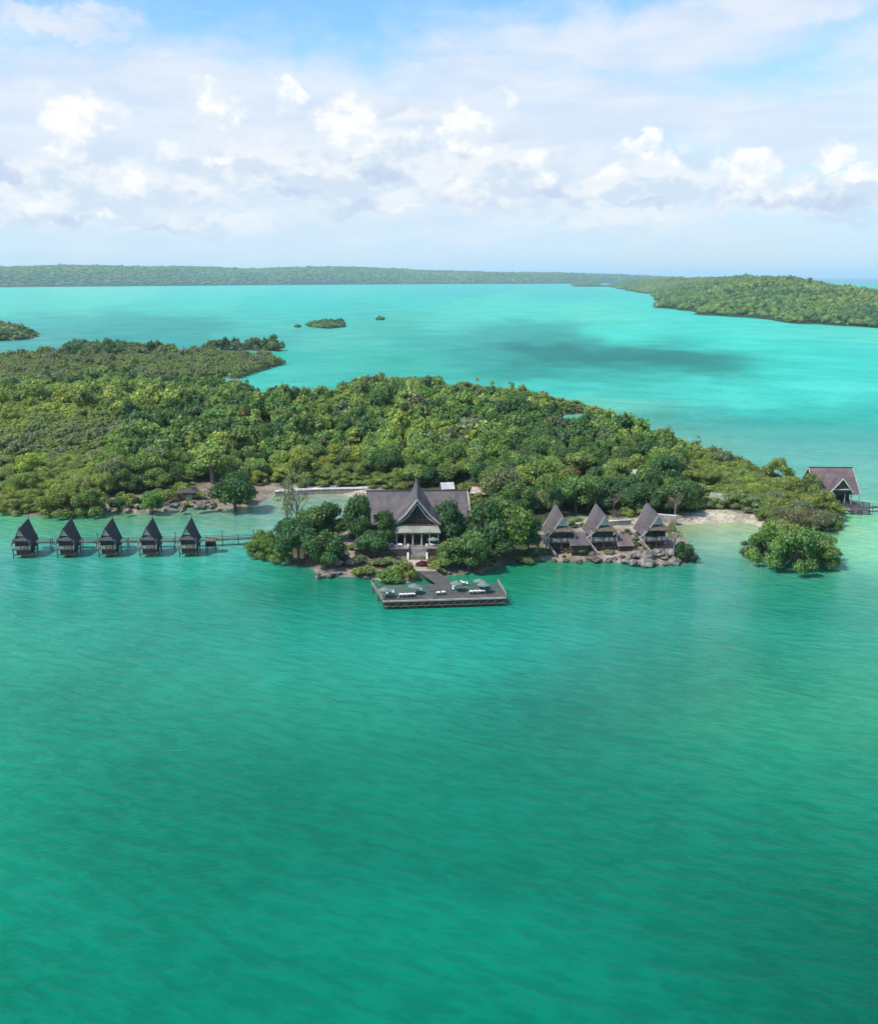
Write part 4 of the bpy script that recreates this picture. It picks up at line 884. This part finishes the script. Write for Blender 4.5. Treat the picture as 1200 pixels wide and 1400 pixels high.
# walls and walks behind
def wall(pts, w, h, mat, label, name, cat):
    a = pts[0]; o = thing(name, (a.x, a.y, 0), label, cat); m = MB(); c = MB()
    for i in range(len(pts)-1):
        p = pts[i]-Vector((a.x, a.y, 0)); q = pts[i+1]-Vector((a.x, a.y, 0)); u = (q-p); u.z = 0; u.normalize(); s = Vector((-u.y, u.x, 0))*w/2
        p0 = Vector((p.x, p.y, p.z)); q0 = Vector((q.x, q.y, q.z))
        m.panel([p0-s, q0-s, q0+s, p0+s], h+2); c.panel([p0-s*1.12+Vector((0,0,.14)), q0-s*1.12+Vector((0,0,.14)), q0+s*1.12+Vector((0,0,.14)), p0+s*1.12+Vector((0,0,.14))], .137)
    m.build('body', M[mat], o); c.build('coping', M['gable'], o)
wall([gp(376, 671.5, 1.5), gp(430, 668.5, 1.6), gp(505, 667, 1.7)], 2.2, 2, 'concrete', 'long pale concrete sea wall at the back of the shallow bay', 'sea_wall', 'wall')
wall([gp(772, 716, 3.2), gp(800, 715.5, 3.2), gp(835, 712.5, 3.2), gp(862, 711, 3.2)], .9, 2, 'concrete', 'pale coped wall running behind the three shore villas', 'retaining_wall', 'wall')
wall([gp(897, 703, 2.8), gp(925, 705.5, 2.8)], .9, 2, 'concrete', 'short pale wall between the third villa and the sandy cove', 'retaining_wall', 'wall')

# ------------------------------------------------------------------ the main hall
def hall():
    ox, oy, oz = -5.8, 262.5, 0
    o = thing('main_hall', (ox, oy, oz), 'large hall with long lavender grey roof and tall pointed centre gable', 'hall', R(1.5))
    y = lambda v: v-oy
    x0, x1 = -13.4, 13.4; rz_, ez = 15.0, 8.0; yr = .8; yf = -8.2; yb = 9.6
    m = MB()
    m.panel([(x0-.7, yf, ez), (x1+.7, yf, ez), (x1, yr, rz_), (x0, yr, rz_)], .22); m.build('roof_slope', M['roof'], o)
    m = MB(); m.panel([(x1+.7, yb, ez), (x0-.7, yb, ez), (x0, yr, rz_), (x1, yr, rz_)], .22); m.build('roof_slope', M['roof'], o)
    m = MB(); m.bar((x0-.1, yr, rz_+.05), (x1+.1, yr, rz_+.05), .45, .25); m.build('ridge_cap', M['roof_dark'], o)
    for sx, xx in ((-1, x0), (1, x1)):
        m = MB(); m.bar((xx+sx*.55, yf, ez-.05), (xx-sx*.1, yr, rz_-.02), .3, .35); m.build('barge_board', M['trim'], o); m = MB(); m.bar((xx+sx*.55, yb, ez-.05), (xx-sx*.1, yr, rz_-.02), .3, .35); m.build('barge_board', M['trim'], o)
        m = MB(); q = xx-sx*.7; m.panel([(q, yf+1, ez-.1), (q, yb-1, ez-.1), (q, yr, rz_-.6)], .15*sx); m.build('gable_end', M['wood_mid'], o)
    w = MB(); w.box(x0+.8, x1-.8, -6.4, 8.2, 4.0, 8.35); w.build('wall', M['wood_mid'], o)
    for xx in np.arange(-11.6, 12, 2.1):
        if abs(xx) < 5.6: continue
        f = MB(); f.box(xx-.7, xx+.7, -6.52, -6.35, 4.9, 7.2); f = f.build('window', M['glass'], o); k = MB(); k.box(xx-.85, xx+.85, -6.5, -6.42, 4.75, 4.9); k.box(xx-.85, xx+.85, -6.5, -6.42, 7.2, 7.35); k.build('frame', M['trim'], f)
    # centre gable: steep, flared, with a raised prow running back to the spike
    A = Vector((0, -13.2, 15.6)); B = Vector((0, 1.2, 16.6)); zb = 8.9
    for sx in (-1, 1):
        mF = Vector((sx*3.0, -12.4, 11.6)); mB = Vector((sx*3.4, -1.5, 12.2)); eF = Vector((sx*5.9, -12.0, zb)); eB = Vector((sx*6.4, -7.5, zb)); 
        m = MB(); a = [A, B, mB, mF]; b = [mF, mB, eB, eF]
        if sx > 0: a.reverse(); b.reverse()
        m.panel(a, -.2); m.panel(b, -.2); m.build('gable_roof_slope', M['roof'], o)
        m = MB(); d = Vector((0, -.14, .04)); m.bar(A+d, mF+d, .22, .5); m.bar(mF+d, eF+d, .22, .5); m.build('barge_board', M['trim'], o)
        m = MB(); d = Vector((-sx*.62, .25, -.65)); m.bar(A+Vector((0, .25, -1.05)), mF+d, .2, .34); m.bar(mF+d, eF+d+Vector((0, 0, .5)), .2, .34); m.build('inner_barge_board', M['trim'], o)
    m = MB(); m.bar(A+Vector((0, 0, .1)), B+Vector((0, 0, .1)), .4, .3); m.build('gable_ridge_cap', M['roof_dark'], o)
    m = MB(); m.lathe([(1.5, -2.2), (1.0, -.9), (.6, .3), (.28, 1.3), (.06, 1.8)], 4, (0, 1.2, 16.6)); m.build('spike', M['roof'], o)
    m = MB(); m.panel([(-5.0, -11.7, zb-.1), (5.0, -11.7, zb-.1), (2.8, -11.9, 11.2), (0, -12.3, 14.9), (-2.8, -11.9, 11.2)], .12); gl = m.build('gable_glazing', M['glass'], o)
    m = MB()
    for xx in (-3, -1.5, 0, 1.5, 3):
        top = 14.6-abs(xx)*1.28; m.bar((xx, -11.86, zb), (xx, -12.1-(.2 if abs(xx) < 1 else 0), top), .12)
    m.bar((-3.6, -11.98, 10.2), (3.6, -11.98, 10.2), .12); m.build('mullion', M['wood'], gl)
    m = MB(); m.bar((-5.5, -12.05, zb-.15), (5.5, -12.05, zb-.15), .35, .4); m.build('tie_beam', M['wood'], o)
    # awning skirt, porch, columns
    m = MB(); m.panel([(-5.9, -14.6, 7.45), (5.9, -14.6, 7.45), (5.2, -12.0, 8.75), (-5.2, -12.0, 8.75)], .16); m.build('porch_roof', M['awning'], o)
    m = MB(); m.bar((-5.9, -14.65, 7.3), (5.9, -14.65, 7.3), .2, .35); m.build('fascia', M['wood'], o)
    for xx in (-5.2, -3.1, -1.1, 1.1, 3.1, 5.2):
        c = MB(); c.tube([(xx, -14.2, 4.0), (xx, -14.2, 7.3)], [.22, .2], 8); c.build('column', M['trim'], o)
    m = MB(); m.box(-5.3, 5.3, -10.2, -10.0, 4.0, 7.9); m.build('porch_back_wall', M['wood'], o)
    for xx in (-3.9, -1.3, 1.3, 3.9):
        d = MB(); d.box(xx-.85, xx+.85, -10.32, -10.21, 4.05, 6.8); d.build('door', M['glass'], o)
    # terrace with dark lattice sides
    t = MB(); t.box(-15.5, -2.15, -17.2, -6.0, -.5, 4.0); t.box(2.15, 9.0, -17.2, -6.0, -.5, 4.0); t.box(-2.15, 2.15, -14.3, -6.0, -.5, 3.998); t.build('terrace', M['wood'], o)
    t = MB(); t.box(-15.7, -2.1, -17.4, -6.0, 4.004, 4.12); t.box(2.1, 9.2, -17.4, -6.0, 4.004, 4.12); t.box(-2.1, 2.1, -14.4, -6.0, 4.002, 4.118); t.build('terrace_floor', M['concrete'], o)
    la = MB()
    for (a, b) in ((-15.5, -2.2), (2.2, 9.0)):
        for xx in np.arange(a, b, .9): la.bar((xx, -17.26, .8), (xx+.9, -17.26, 3.8), .07); la.bar((xx+.9, -17.28, .8), (xx, -17.28, 3.8), .07)
    la.build('lattice', M['wood_mid'], o)
    rl = MB()
    for (a, b) in ((-15.5, -2.4), (2.4, 9.0)):
        for xx in np.linspace(a, b, max(3, int((b-a)/1.3))): rl.bar((xx, -17.25, 4.1), (xx, -17.25, 5.0), .12)
        for z in (5.0, 4.6): rl.bar((a, -17.25, z), (b, -17.25, z), .1)
    rl.build('railing', M['trim'], o)
    st = MB()
    for i in range(13): st.box(-2.1, 2.1, -14.4-.36*(i+1), -14.4-.36*i, -.4, 4.1-.2*(i+1))
    st.build('stairs', M['concrete'], o)
    for sx in (-1, 1):
        k = MB(); x_ = sx*2.35
        k.add([(x_-.22, -14.4, 0), (x_+.22, -14.4, 0), (x_+.22, -19.4, 0), (x_-.22, -19.4, 0), (x_-.22, -14.4, 4.6), (x_+.22, -14.4, 4.6), (x_+.22, -19.4, 2.0), (x_-.22, -19.4, 2.0)], [(0,1,2,3),(7,6,5,4),(0,4,5,1),(1,5,6,2),(2,6,7,3),(3,7,4,0)])
        k.build('stair_wall', M['gable'], o)
    return o
H = hall()
# furniture on the terrace
def table_set(loc, label, rz=0):
    o = thing('table', loc, label, 'table', rz, 'white tables on the hall terrace')
    m = MB(); m.lathe([(.75, 0), (.75, .06)], 12, (0, 0, .70)); m.build('table_top', M['white'], o); m = MB(); m.tube([(0, 0, 0), (0, 0, .7)], [.08, .08], 6); m.build('stem', M['trim'], o)
TT = [(-11.5, -15.5), (-9.0, -15.8), (-6.2, -15.2), (-4.0, -15.9), (4.2, -15.6), (7.0, -15.8)]
for (x, yv), lab in zip(TT, ['white round table at the left end of the hall terrace', 'white round table second from left on the hall terrace', 'white round table third from left on the hall terrace', 'white round table just left of the hall stairs', 'white round table just right of the hall stairs', 'white round table at the right end of the hall terrace']):
    table_set((-5.8+x, 262.5+yv, 4.13), lab)
def boulder(loc, s, label, mat='rock', name='boulder', group='boulders along the shore', flat=.62, seed=None):
    r = np.random.default_rng(int(abs(loc[0]*31+loc[1]*17))+(seed or 0)); V, F = ICO3; k = r.normal(0, 1, (5, 3)); d = np.ones(len(V))
    for j in range(5): d += .13*np.sin(V@k[j]*2.6+j*1.7)
    d = np.round(d*5)/5*.45+d*.55; V = V*d[:, None]+r.normal(0, .05, V.shape); V = V*np.array([1, r.uniform(.7, 1.1), flat])
    me = np_mesh(name, V*s, None, F, M[mat]); o = link(name, me); o.location = loc; o.rotation_euler = (0, 0, r.uniform(0, 6.28)); return tag(o, label, 'boulder', group)
# umbrellas on the terrace for the white canopies seen there
def umbrella(loc, label, mat='umb', r=1.7, h=2.5, group='parasols of the jetty deck'):
    o = thing('parasol', loc, label, 'parasol', random.uniform(0, 3), group)
    c = MB(); c.add([(0, 0, h)]+[(r*math.cos(i*math.pi/4), r*math.sin(i*math.pi/4), h-.62) for i in range(8)]+[(0, 0, h-.1)]+[(r*.98*math.cos(i*math.pi/4), r*.98*math.sin(i*math.pi/4), h-.70) for i in range(8)],
        [(0, 1+i, 1+(i+1) % 8) for i in range(8)]+[(9, 10+(i+1) % 8, 10+i) for i in range(8)]+[(1+i, 10+i, 10+(i+1) % 8, 1+(i+1) % 8) for i in range(8)])
    c.build('canopy', M[mat], o); p = MB(); p.tube([(0, 0, 0), (0, 0, h)], [.04, .035], 6); p.build('pole', M['trim'], o); b = MB(); b.lathe([(.35, 0), (.35, .08), (.08, .14)], 10); b.build('base', M['concrete'], o); return o
umbrella((-16.2, 247.2, 4.13), 'pale parasol at the left end of the hall terrace', 'gable', 1.3, 2.3, 'parasols on the hall terrace')
umbrella((-1.4, 247.4, 4.13), 'grey green parasol on the hall terrace right of the stairs', 'umb', 1.5, 2.4, 'parasols on the hall terrace')

# path, jetty walk, deck
PZ = 1.9
fl, fr, br_, bl = Vector((-12.1, 210, PZ)), Vector((14.6, 212.6, PZ)), Vector((13.4, 223.4, PZ)), Vector((-15.2, 221.5, PZ))
def slab(name, pts, t, mat, parent=None): m = MB(); m.panel(pts, t); return m.build(name, mat, parent)
ph = MB(); a0 = gp(557, 767, 1.6); a1 = gp(585, 767, 1.6); b0 = gp(565, 781, 2.0); b1 = gp(597, 781, 2.0)
Pth = slab('path', [b0+Vector((0,0,.02)), b1+Vector((0,0,.02)), a1+Vector((0,0,.3)), a0+Vector((0,0,.3))], 2.2, M['paving']); tag(Pth, kind='structure')
J = thing('jetty', (0, 216, 0), 'dark timber jetty deck on piles with walkway leading to the hall stairs', 'jetty'); off = Vector((0, -216, 0))
def js(name, pts, t, mat): return slab(name, [p+off for p in pts], t, mat, J)
js('deck', [fl, fr, br_, bl], .25, M['deck'])
c0 = gp(571, 781, 2.0); c1 = gp(596, 781, 2.0); e0 = Vector((-.5, 222.4, PZ)); e1 = Vector((3.9, 222.7, PZ)); up1 = Vector((0, 0, .07))
js('walkway', [e0+up1, e1+up1, c1+up1, c0+up1], .2, M['deck'])
lerp = lambda a, b, t: a+(b-a)*t
def quad(u0, u1, v0, v1, dz): 
    f = lambda u, v: lerp(lerp(fl, fr, u), lerp(bl, br_, u), v)+Vector((0, 0, dz)); return [f(u0, v0), f(u1, v0), f(u1, v1), f(u0, v1)]
js('mat', quad(.02, .42, .32, .97, .03), .025, M['deck_green']); js('mat', quad(.60, .98, .40, .97, .03), .025, M['deck_green'])
js('edge_board', quad(0, 1, -.03, 0, .09), .3, M['trim']); js('side_beam', quad(0, 1, -.012, .012, -.30), .5, M['wood'])
for i in range(16):
    for v in (.03, .5, .97):
        p = lerp(lerp(fl, fr, .01+.98*i/15), lerp(bl, br_, .01+.98*i/15), v)+off; m = MB(); m.tube([(p.x, p.y, -2), (p.x, p.y, PZ-.25)], [.17, .16], 7); m.build('pile', M['wood'], J)
br = MB()
for i in range(15):
    p = lerp(fl, fr, .01+.98*i/15)+off; q = lerp(fl, fr, .01+.98*(i+1)/15)+off; br.bar((p.x, p.y-.2, .25), (q.x, q.y-.2, 1.4), .1); br.bar((p.x, p.y-.24, .7), (q.x, q.y-.24, .7), .16)
br.build('cross_brace', M['wood_mid'], J)
for a, b, n in ((fl, bl, 6), (fr, br_, 6)):
    rl = MB()
    for i in range(n+1):
        p = lerp(a, b, i/n)+off; rl.bar(p, p+Vector((0, 0, 1.0)), .12)
    rl.bar(a+off+Vector((0, 0, 1)), b+off+Vector((0, 0, 1)), .08); rl.bar(a+off+Vector((0, 0, .5)), b+off+Vector((0, 0, .5)), .06)
    rl.build('railing', M['trim'], J)
sk = MB()
for i in range(40):
    p = lerp(fl, fr, (i+.5)/40)+off; sk.bar((p.x, p.y-.06, 0.1+random.uniform(0, .3)), (p.x, p.y-.06, PZ-.3), .3, .05)
sk.build('skirt_board', M['wood'], J)
def onjet(px, py): return gp(px, py, PZ+.06)
for px, py, lab in ((526, 812, 'grey green parasol over the left front of the jetty deck'), (566, 807, 'grey green parasol left of the walkway on the jetty deck'), (624, 803, 'grey green parasol right of the walkway on the jetty deck'), (661, 805, 'pale green parasol near the right end of the jetty deck'), (655, 800, 'tilted grey parasol at the back right of the jetty deck')):
    umbrella(onjet(px, py+5), lab, 'umb', 1.5, 2.4)
def lounger_build(loc, rz, label):
    o = thing('sun_lounger', loc, label, 'sun lounger', rz, 'white sun loungers on the jetty deck')
    m = MB(); m.box(-.38, .38, -1.0, .35, .28, .42); m.build('mattress', M['white'], o); m = MB(); m.panel([(-.38, .35, .42), (.38, .35, .42), (.38, .95, .85), (-.38, .95, .85)], .12); m.build('backrest', M['white'], o)
    m = MB(); m.box(-.40, -.34, -1.0, .9, .18, .27); m.box(.34, .40, -1.0, .9, .18, .27); m.build('frame', M['trim'], o)
    for sx in (-1, 1):
        for yy in (-.85, .8): l = MB(); l.bar((sx*.36, yy, 0), (sx*.36, yy, .2), .06); l.build('leg', M['trim'], o)
    return o
lg = None
LJ = [(548, 815.5, 'left'), (554, 815.3, 'second'), (560, 815, 'third'), (565, 814.7, 'right'), (599, 812.8, 'L'), (606, 812.3, 'R'), (644, 811.3, 'a'), (650, 811, 'b'), (656, 810.8, 'c'), (661, 810.5, 'd')]
LL = ['leftmost white lounger of the left row on the jetty deck', 'second white lounger of the left row on the jetty deck', 'third white lounger of the left row on the jetty deck', 'rightmost white lounger of the left row on the jetty deck', 'left one of the two white loungers in the middle of the jetty deck', 'right one of the two white loungers in the middle of the jetty deck',
      'leftmost white lounger of the right row on the jetty deck', 'second white lounger of the right row on the jetty deck', 'third white lounger of the right row on the jetty deck', 'rightmost white lounger of the right row on the jetty deck']
for i, (px, py, _) in enumerate(LJ):
    p = onjet(px, py)
    if lg is None: lg = lounger_build(p, R(175), LL[0])
    else: c = copy_tree(lg); c.location = p; c['label'] = LL[i]; c.rotation_euler.z = R(172+i % 3*4)
def jtable(px, py, lab):
    o = thing('small_table', onjet(px, py), lab, 'table', 0, 'small tables on the jetty deck'); m = MB(); m.lathe([(.5, .68), (.5, .74)], 10); m.build('table_top', M['white'], o); m = MB(); m.tube([(0, 0, 0), (0, 0, .68)], [.06, .06], 6); m.build('stem', M['trim'], o)
    for a in (0, 2.1, 4.2):
        q = MB(); x, y = .85*math.cos(a), .85*math.sin(a); q.box(x-.22, x+.22, y-.22, y+.22, .36, .44); q.box(x-.22, x+.22, y+.18, y+.24, .44, .9); q.build('stool', M['white'], o)
jtable(532, 812, 'small white table with stools under the left parasol of the jetty deck'); jtable(570, 809, 'small white table with stools left of the walkway on the jetty deck'); jtable(622, 806, 'small white table with stools right of the walkway on the jetty deck'); jtable(633, 800, 'small white table behind the right parasols of the jetty deck')

# ------------------------------------------------------------------ restaurant on the water
def restaurant():
    p = gp(1143, 690, 2.0); o = thing('water_restaurant', (p.x, p.y+2, 0), 'open sided house over the water with red brown roof and centre gable', 'restaurant', R(-1)); dz = 2.0
    W = 6.7; m = MB(); m.panel([(-W-.5, -1.6, 5.2), (W+.6, -1.6, 5.2), (W, 5.2, 12.2), (-W, 5.2, 12.2)], .2); m.build('roof_slope', M['roof_red'], o)
    m = MB(); m.panel([(W+.6, 12.0, 5.2), (-W-.5, 12.0, 5.2), (-W, 5.2, 12.2), (W, 5.2, 12.2)], .2); m.build('roof_slope', M['roof_red'], o)
    m = MB(); m.bar((-W-.1, 5.2, 12.25), (W+.1, 5.2, 12.25), .4, .25); m.build('ridge_cap', M['roof_dark'], o)
    for sx in (-1, 1):
        m = MB(); m.bar((sx*(W+.5), -1.6, 5.15), (sx*W, 5.2, 12.15), .25, .3); m.bar((sx*(W+.5), 12, 5.15), (sx*W, 5.2, 12.15), .25, .3); m.build('barge_board', M['trim'], o)
        m = MB(); m.panel([(sx*(W-.6), -.4, 5.2), (sx*(W-.6), 10.8, 5.2), (sx*(W-.6), 5.2, 11.6)], .15*sx); m.build('gable_end', M['wood_mid'], o)
    A = Vector((.9, -3.4, 10.3)); B = Vector((.9, 3.3, 10.3))
    for sx in (-1, 1):
        eF = Vector((.9+sx*3.5, -3.1, 5.9)); eB = Vector((.9+sx*3.5, -.9, 5.95)); m = MB(); a = [A, B, eB, eF]
        if sx > 0: a.reverse()
        m.panel(a, -.15); m.build('gable_roof_slope', M['roof'], o); m = MB(); m.bar(A+Vector((0, -.1, 0)), eF+Vector((0, -.1, 0)), .2, .32); m.build('gable_barge_board', M['gable'], o)
    m = MB(); m.panel([(-1.9, -2.6, 6.0), (3.7, -2.6, 6.0), (.9, -2.9, 9.7)], .1); m.build('gable_panel', M['wood'], o); m = MB(); m.bar((-2, -2.75, 6.9), (3.8, -2.75, 6.9), .5, .3); m.build('tie_beam', M['gable'], o)
    m = MB(); m.box(-W-.3, W+.3, -2.6, 11, dz-.2, dz); m.box(2.6, 8.4, -7.5, -2.6, dz-.6, dz-.4); m.build('deck', M['deck'], o)
    for xx in (-6.8, -4.5, -2.2, -.6, 2.4, 4.4, 6.8):
        for yy in (-1.9, 10.4): c = MB(); c.bar((xx, yy, dz), (xx, yy, 5.6), .28); c.build('column', M['trim'], o)
    m = MB(); m.box(-W+.6, W-.6, 4.0, 9.8, dz, 5.6); m.box(-W+.2, -W+3.2, -1.5, 4.0, dz, 5.2); m.build('wall', M['wood'], o)
    m = MB(); m.box(-W+.1, -W+.3, -1.2, 3.6, dz+.1, 4.6); m.build('side_panel', M['gable'], o)
    for xx in (-3, -1, 1, 3, 5): d = MB(); d.box(xx-.7, xx+.7, 3.9, 4.02, dz+.1, dz+2.3); d.build('door', M['glass'], o)
    rl = MB()
    for xx in np.arange(-7, 7.4, 1.0): rl.bar((xx, -2.45, dz), (xx, -2.45, dz+1), .09)
    rl.bar((-7, -2.45, dz+1), (7.1, -2.45, dz+1), .09); rl.bar((-7, -2.45, dz+.5), (7.1, -2.45, dz+.5), .07); rl.build('railing', M['wood_mid'], o)
    for xx in np.arange(-7, 7.5, 2.3):
        for yy in (-2.3, 1.5, 5.5, 9.8): st = MB(); st.tube([(xx, yy, -2), (xx, yy, dz-.2)], [.16, .15], 7); st.build('stilt', M['wood'], o)
    for xx in (2.8, 5.5, 8.2): st = MB(); st.tube([(xx, -7.2, -2), (xx, -7.2, dz-.6)], [.16, .15], 7); st.build('stilt', M['wood'], o)
    s = MB()
    for i in range(6): s.box(-1.2+i*.75, -.4+i*.75, -5.6-.3*i, -4.2-.3*i, 1.9-.1*i, 2.0-.1*i)
    s.build('ramp', M['trim'], o)
    return p
rp = restaurant()
q0 = gp(1160, 694, 1.4); q1 = gp(1262, 690, 1.4); boardwalk('boardwalk', [(q0.x, q0.y-1), (q1.x, q1.y)], 1.4, 1.8, 'grey boardwalk leading right from the water restaurant out of the photo', 3.2)
o = thing('round_table', gp(1168, 689, 2.0)+Vector((2.2, -1, 0)), 'dark round parasol table on the deck right of the water restaurant', 'table'); m = MB(); m.lathe([(.7, .7), (.7, .76)], 12); m.build('table_top', M['wood'], o); m = MB(); m.tube([(0, 0, -.2), (0, 0, .7)], [.07, .07], 6); m.build('stem', M['wood'], o)

# ------------------------------------------------------------------ boulders and driftwood
RK = []
rr = random.Random(5)
def rocks(ptlist, mat, lab, smin, smax, zz=.25):
    for i, (px, py) in enumerate(ptlist):
        p = gp(px+rr.uniform(-3, 3), py+rr.uniform(-1.6, 1.2), zz); s = smin*.7+(smax*1.15-smin*.7)*rr.random()**1.6; k = ['nearest its left end', 'second from its left end', 'third from its left end', 'fourth from its left end', 'fifth from its left end', 'sixth from its left end', 'seventh from its left end', 'eighth from its left end', 'ninth from its left end', 'tenth from its left end', 'eleventh from its left end', 'twelfth from its left end', 'thirteenth from its left end', 'last at its right end', 'beyond its right end'][min(i, 14)]
        boulder((p.x, p.y, zz+(s*.12)), s, lab+', '+k, mat, seed=i)
rocks([(438,788),(447,787),(456,785),(464,784),(472,782),(480,780),(489,782)], 'rock_d', 'brown boulder of the driftwood spit', .7, 1.3, .3)
rocks([(744,766),(756,768),(771,768),(789,768)], 'rock_d', 'grey boulder at the foot of the left villa', .9, 1.5, .3)
rocks([(805,766),(817,766),(829,766),(841,766),(852,764)], 'rock_d', 'grey boulder at the foot of the middle villa', .9, 1.7, .4)
rocks([(858,768),(869,770),(884,771),(897,769),(907,770),(919,770),(930,769),(940,763)], 'rock', 'large pale boulder at the foot of the right villa', 1.2, 2.1, .5)
rocks([(862,760),(873,759),(885,761),(896,759),(908,761),(918,758),(930,757),(936,750)], 'rock', 'upper pale boulder on the ledge below the right villa', 1.0, 1.9, 1.4)
rocks([(770,760),(812,758),(834,757)], 'rock_d', 'upper boulder under the left and middle villas', .9, 1.5, 1.3)
rocks([(500,790),(511,794),(545,796),(600,787),(612,786),(640,783),(655,781)], 'rock_d', 'dark wet boulder on the shore near the jetty deck', .6, 1.1, .2)
rocks([(458,745),(468,752),(476,742),(484,756),(491,766),(480,768),(470,760),(462,770)], 'rock', 'pale stone on the bare bank left of the hall', .6, 1.2, 2.0)
rocks([(150,697),(162,692),(175,698),(188,694),(226,698),(238,692),(250,696),(262,690),(272,694),(280,688),(292,692),(232,684),(244,680)], 'rock', 'stone of the rubble bank', .8, 1.6, 1.6)
rocks([(1140,716),(1136,711),(1144,712)], 'rock', 'small stone at the right tip of the island', .6, 1.1, .3)
rocks([(655,797)], 'rock', 'lone pale stone in the water by the jetty deck', .8, .9, .1)
def log(a, b, rad, label):
    d = MB(); A = gp(*a); B = gp(*b); mid = (A+B)/2+Vector((0, 0, .25)); d.tube([(0, 0, 0), mid-A, B-A], [rad, rad*.85, rad*.4], 7); o = d.build('driftwood_log', M['bark_pale']); o.location = A; tag(o, label, 'log', 'driftwood logs on the bank')
log((482,744,2.6), (505,765,2.2), .35, 'long pale log leaning down the bank towards the hall terrace'); log((476,738,2.8), (500,768,2.0), .28, 'thinner pale log left of the long one on the bank')
log((432,790,.3), (470,782,.9), .4, 'thick driftwood log lying on the brown rock spit')

# ------------------------------------------------------------------ sea air
HZ = MB(); HZ.box(-92000, 92000, -92000, 92000, -6, 260)
mh = bpy.data.materials.new('haze'); mh.use_nodes = True; nt = mh.node_tree; nt.nodes.clear(); ho = nt.nodes.new('ShaderNodeOutputMaterial'); pv = nt.nodes.new('ShaderNodeVolumePrincipled')
pv.inputs['Color'].default_value = (.80, .90, 1.0, 1); pv.inputs['Density'].default_value = 5e-5; pv.inputs['Anisotropy'].default_value = .2; nt.links.new(pv.outputs[0], ho.inputs['Volume'])
hz = HZ.build('haze', mh); tag(hz, kind='stuff')
scene.cycles.volume_bounces = 1; scene.cycles.max_bounces = 6; scene.cycles.transparent_max_bounces = 8
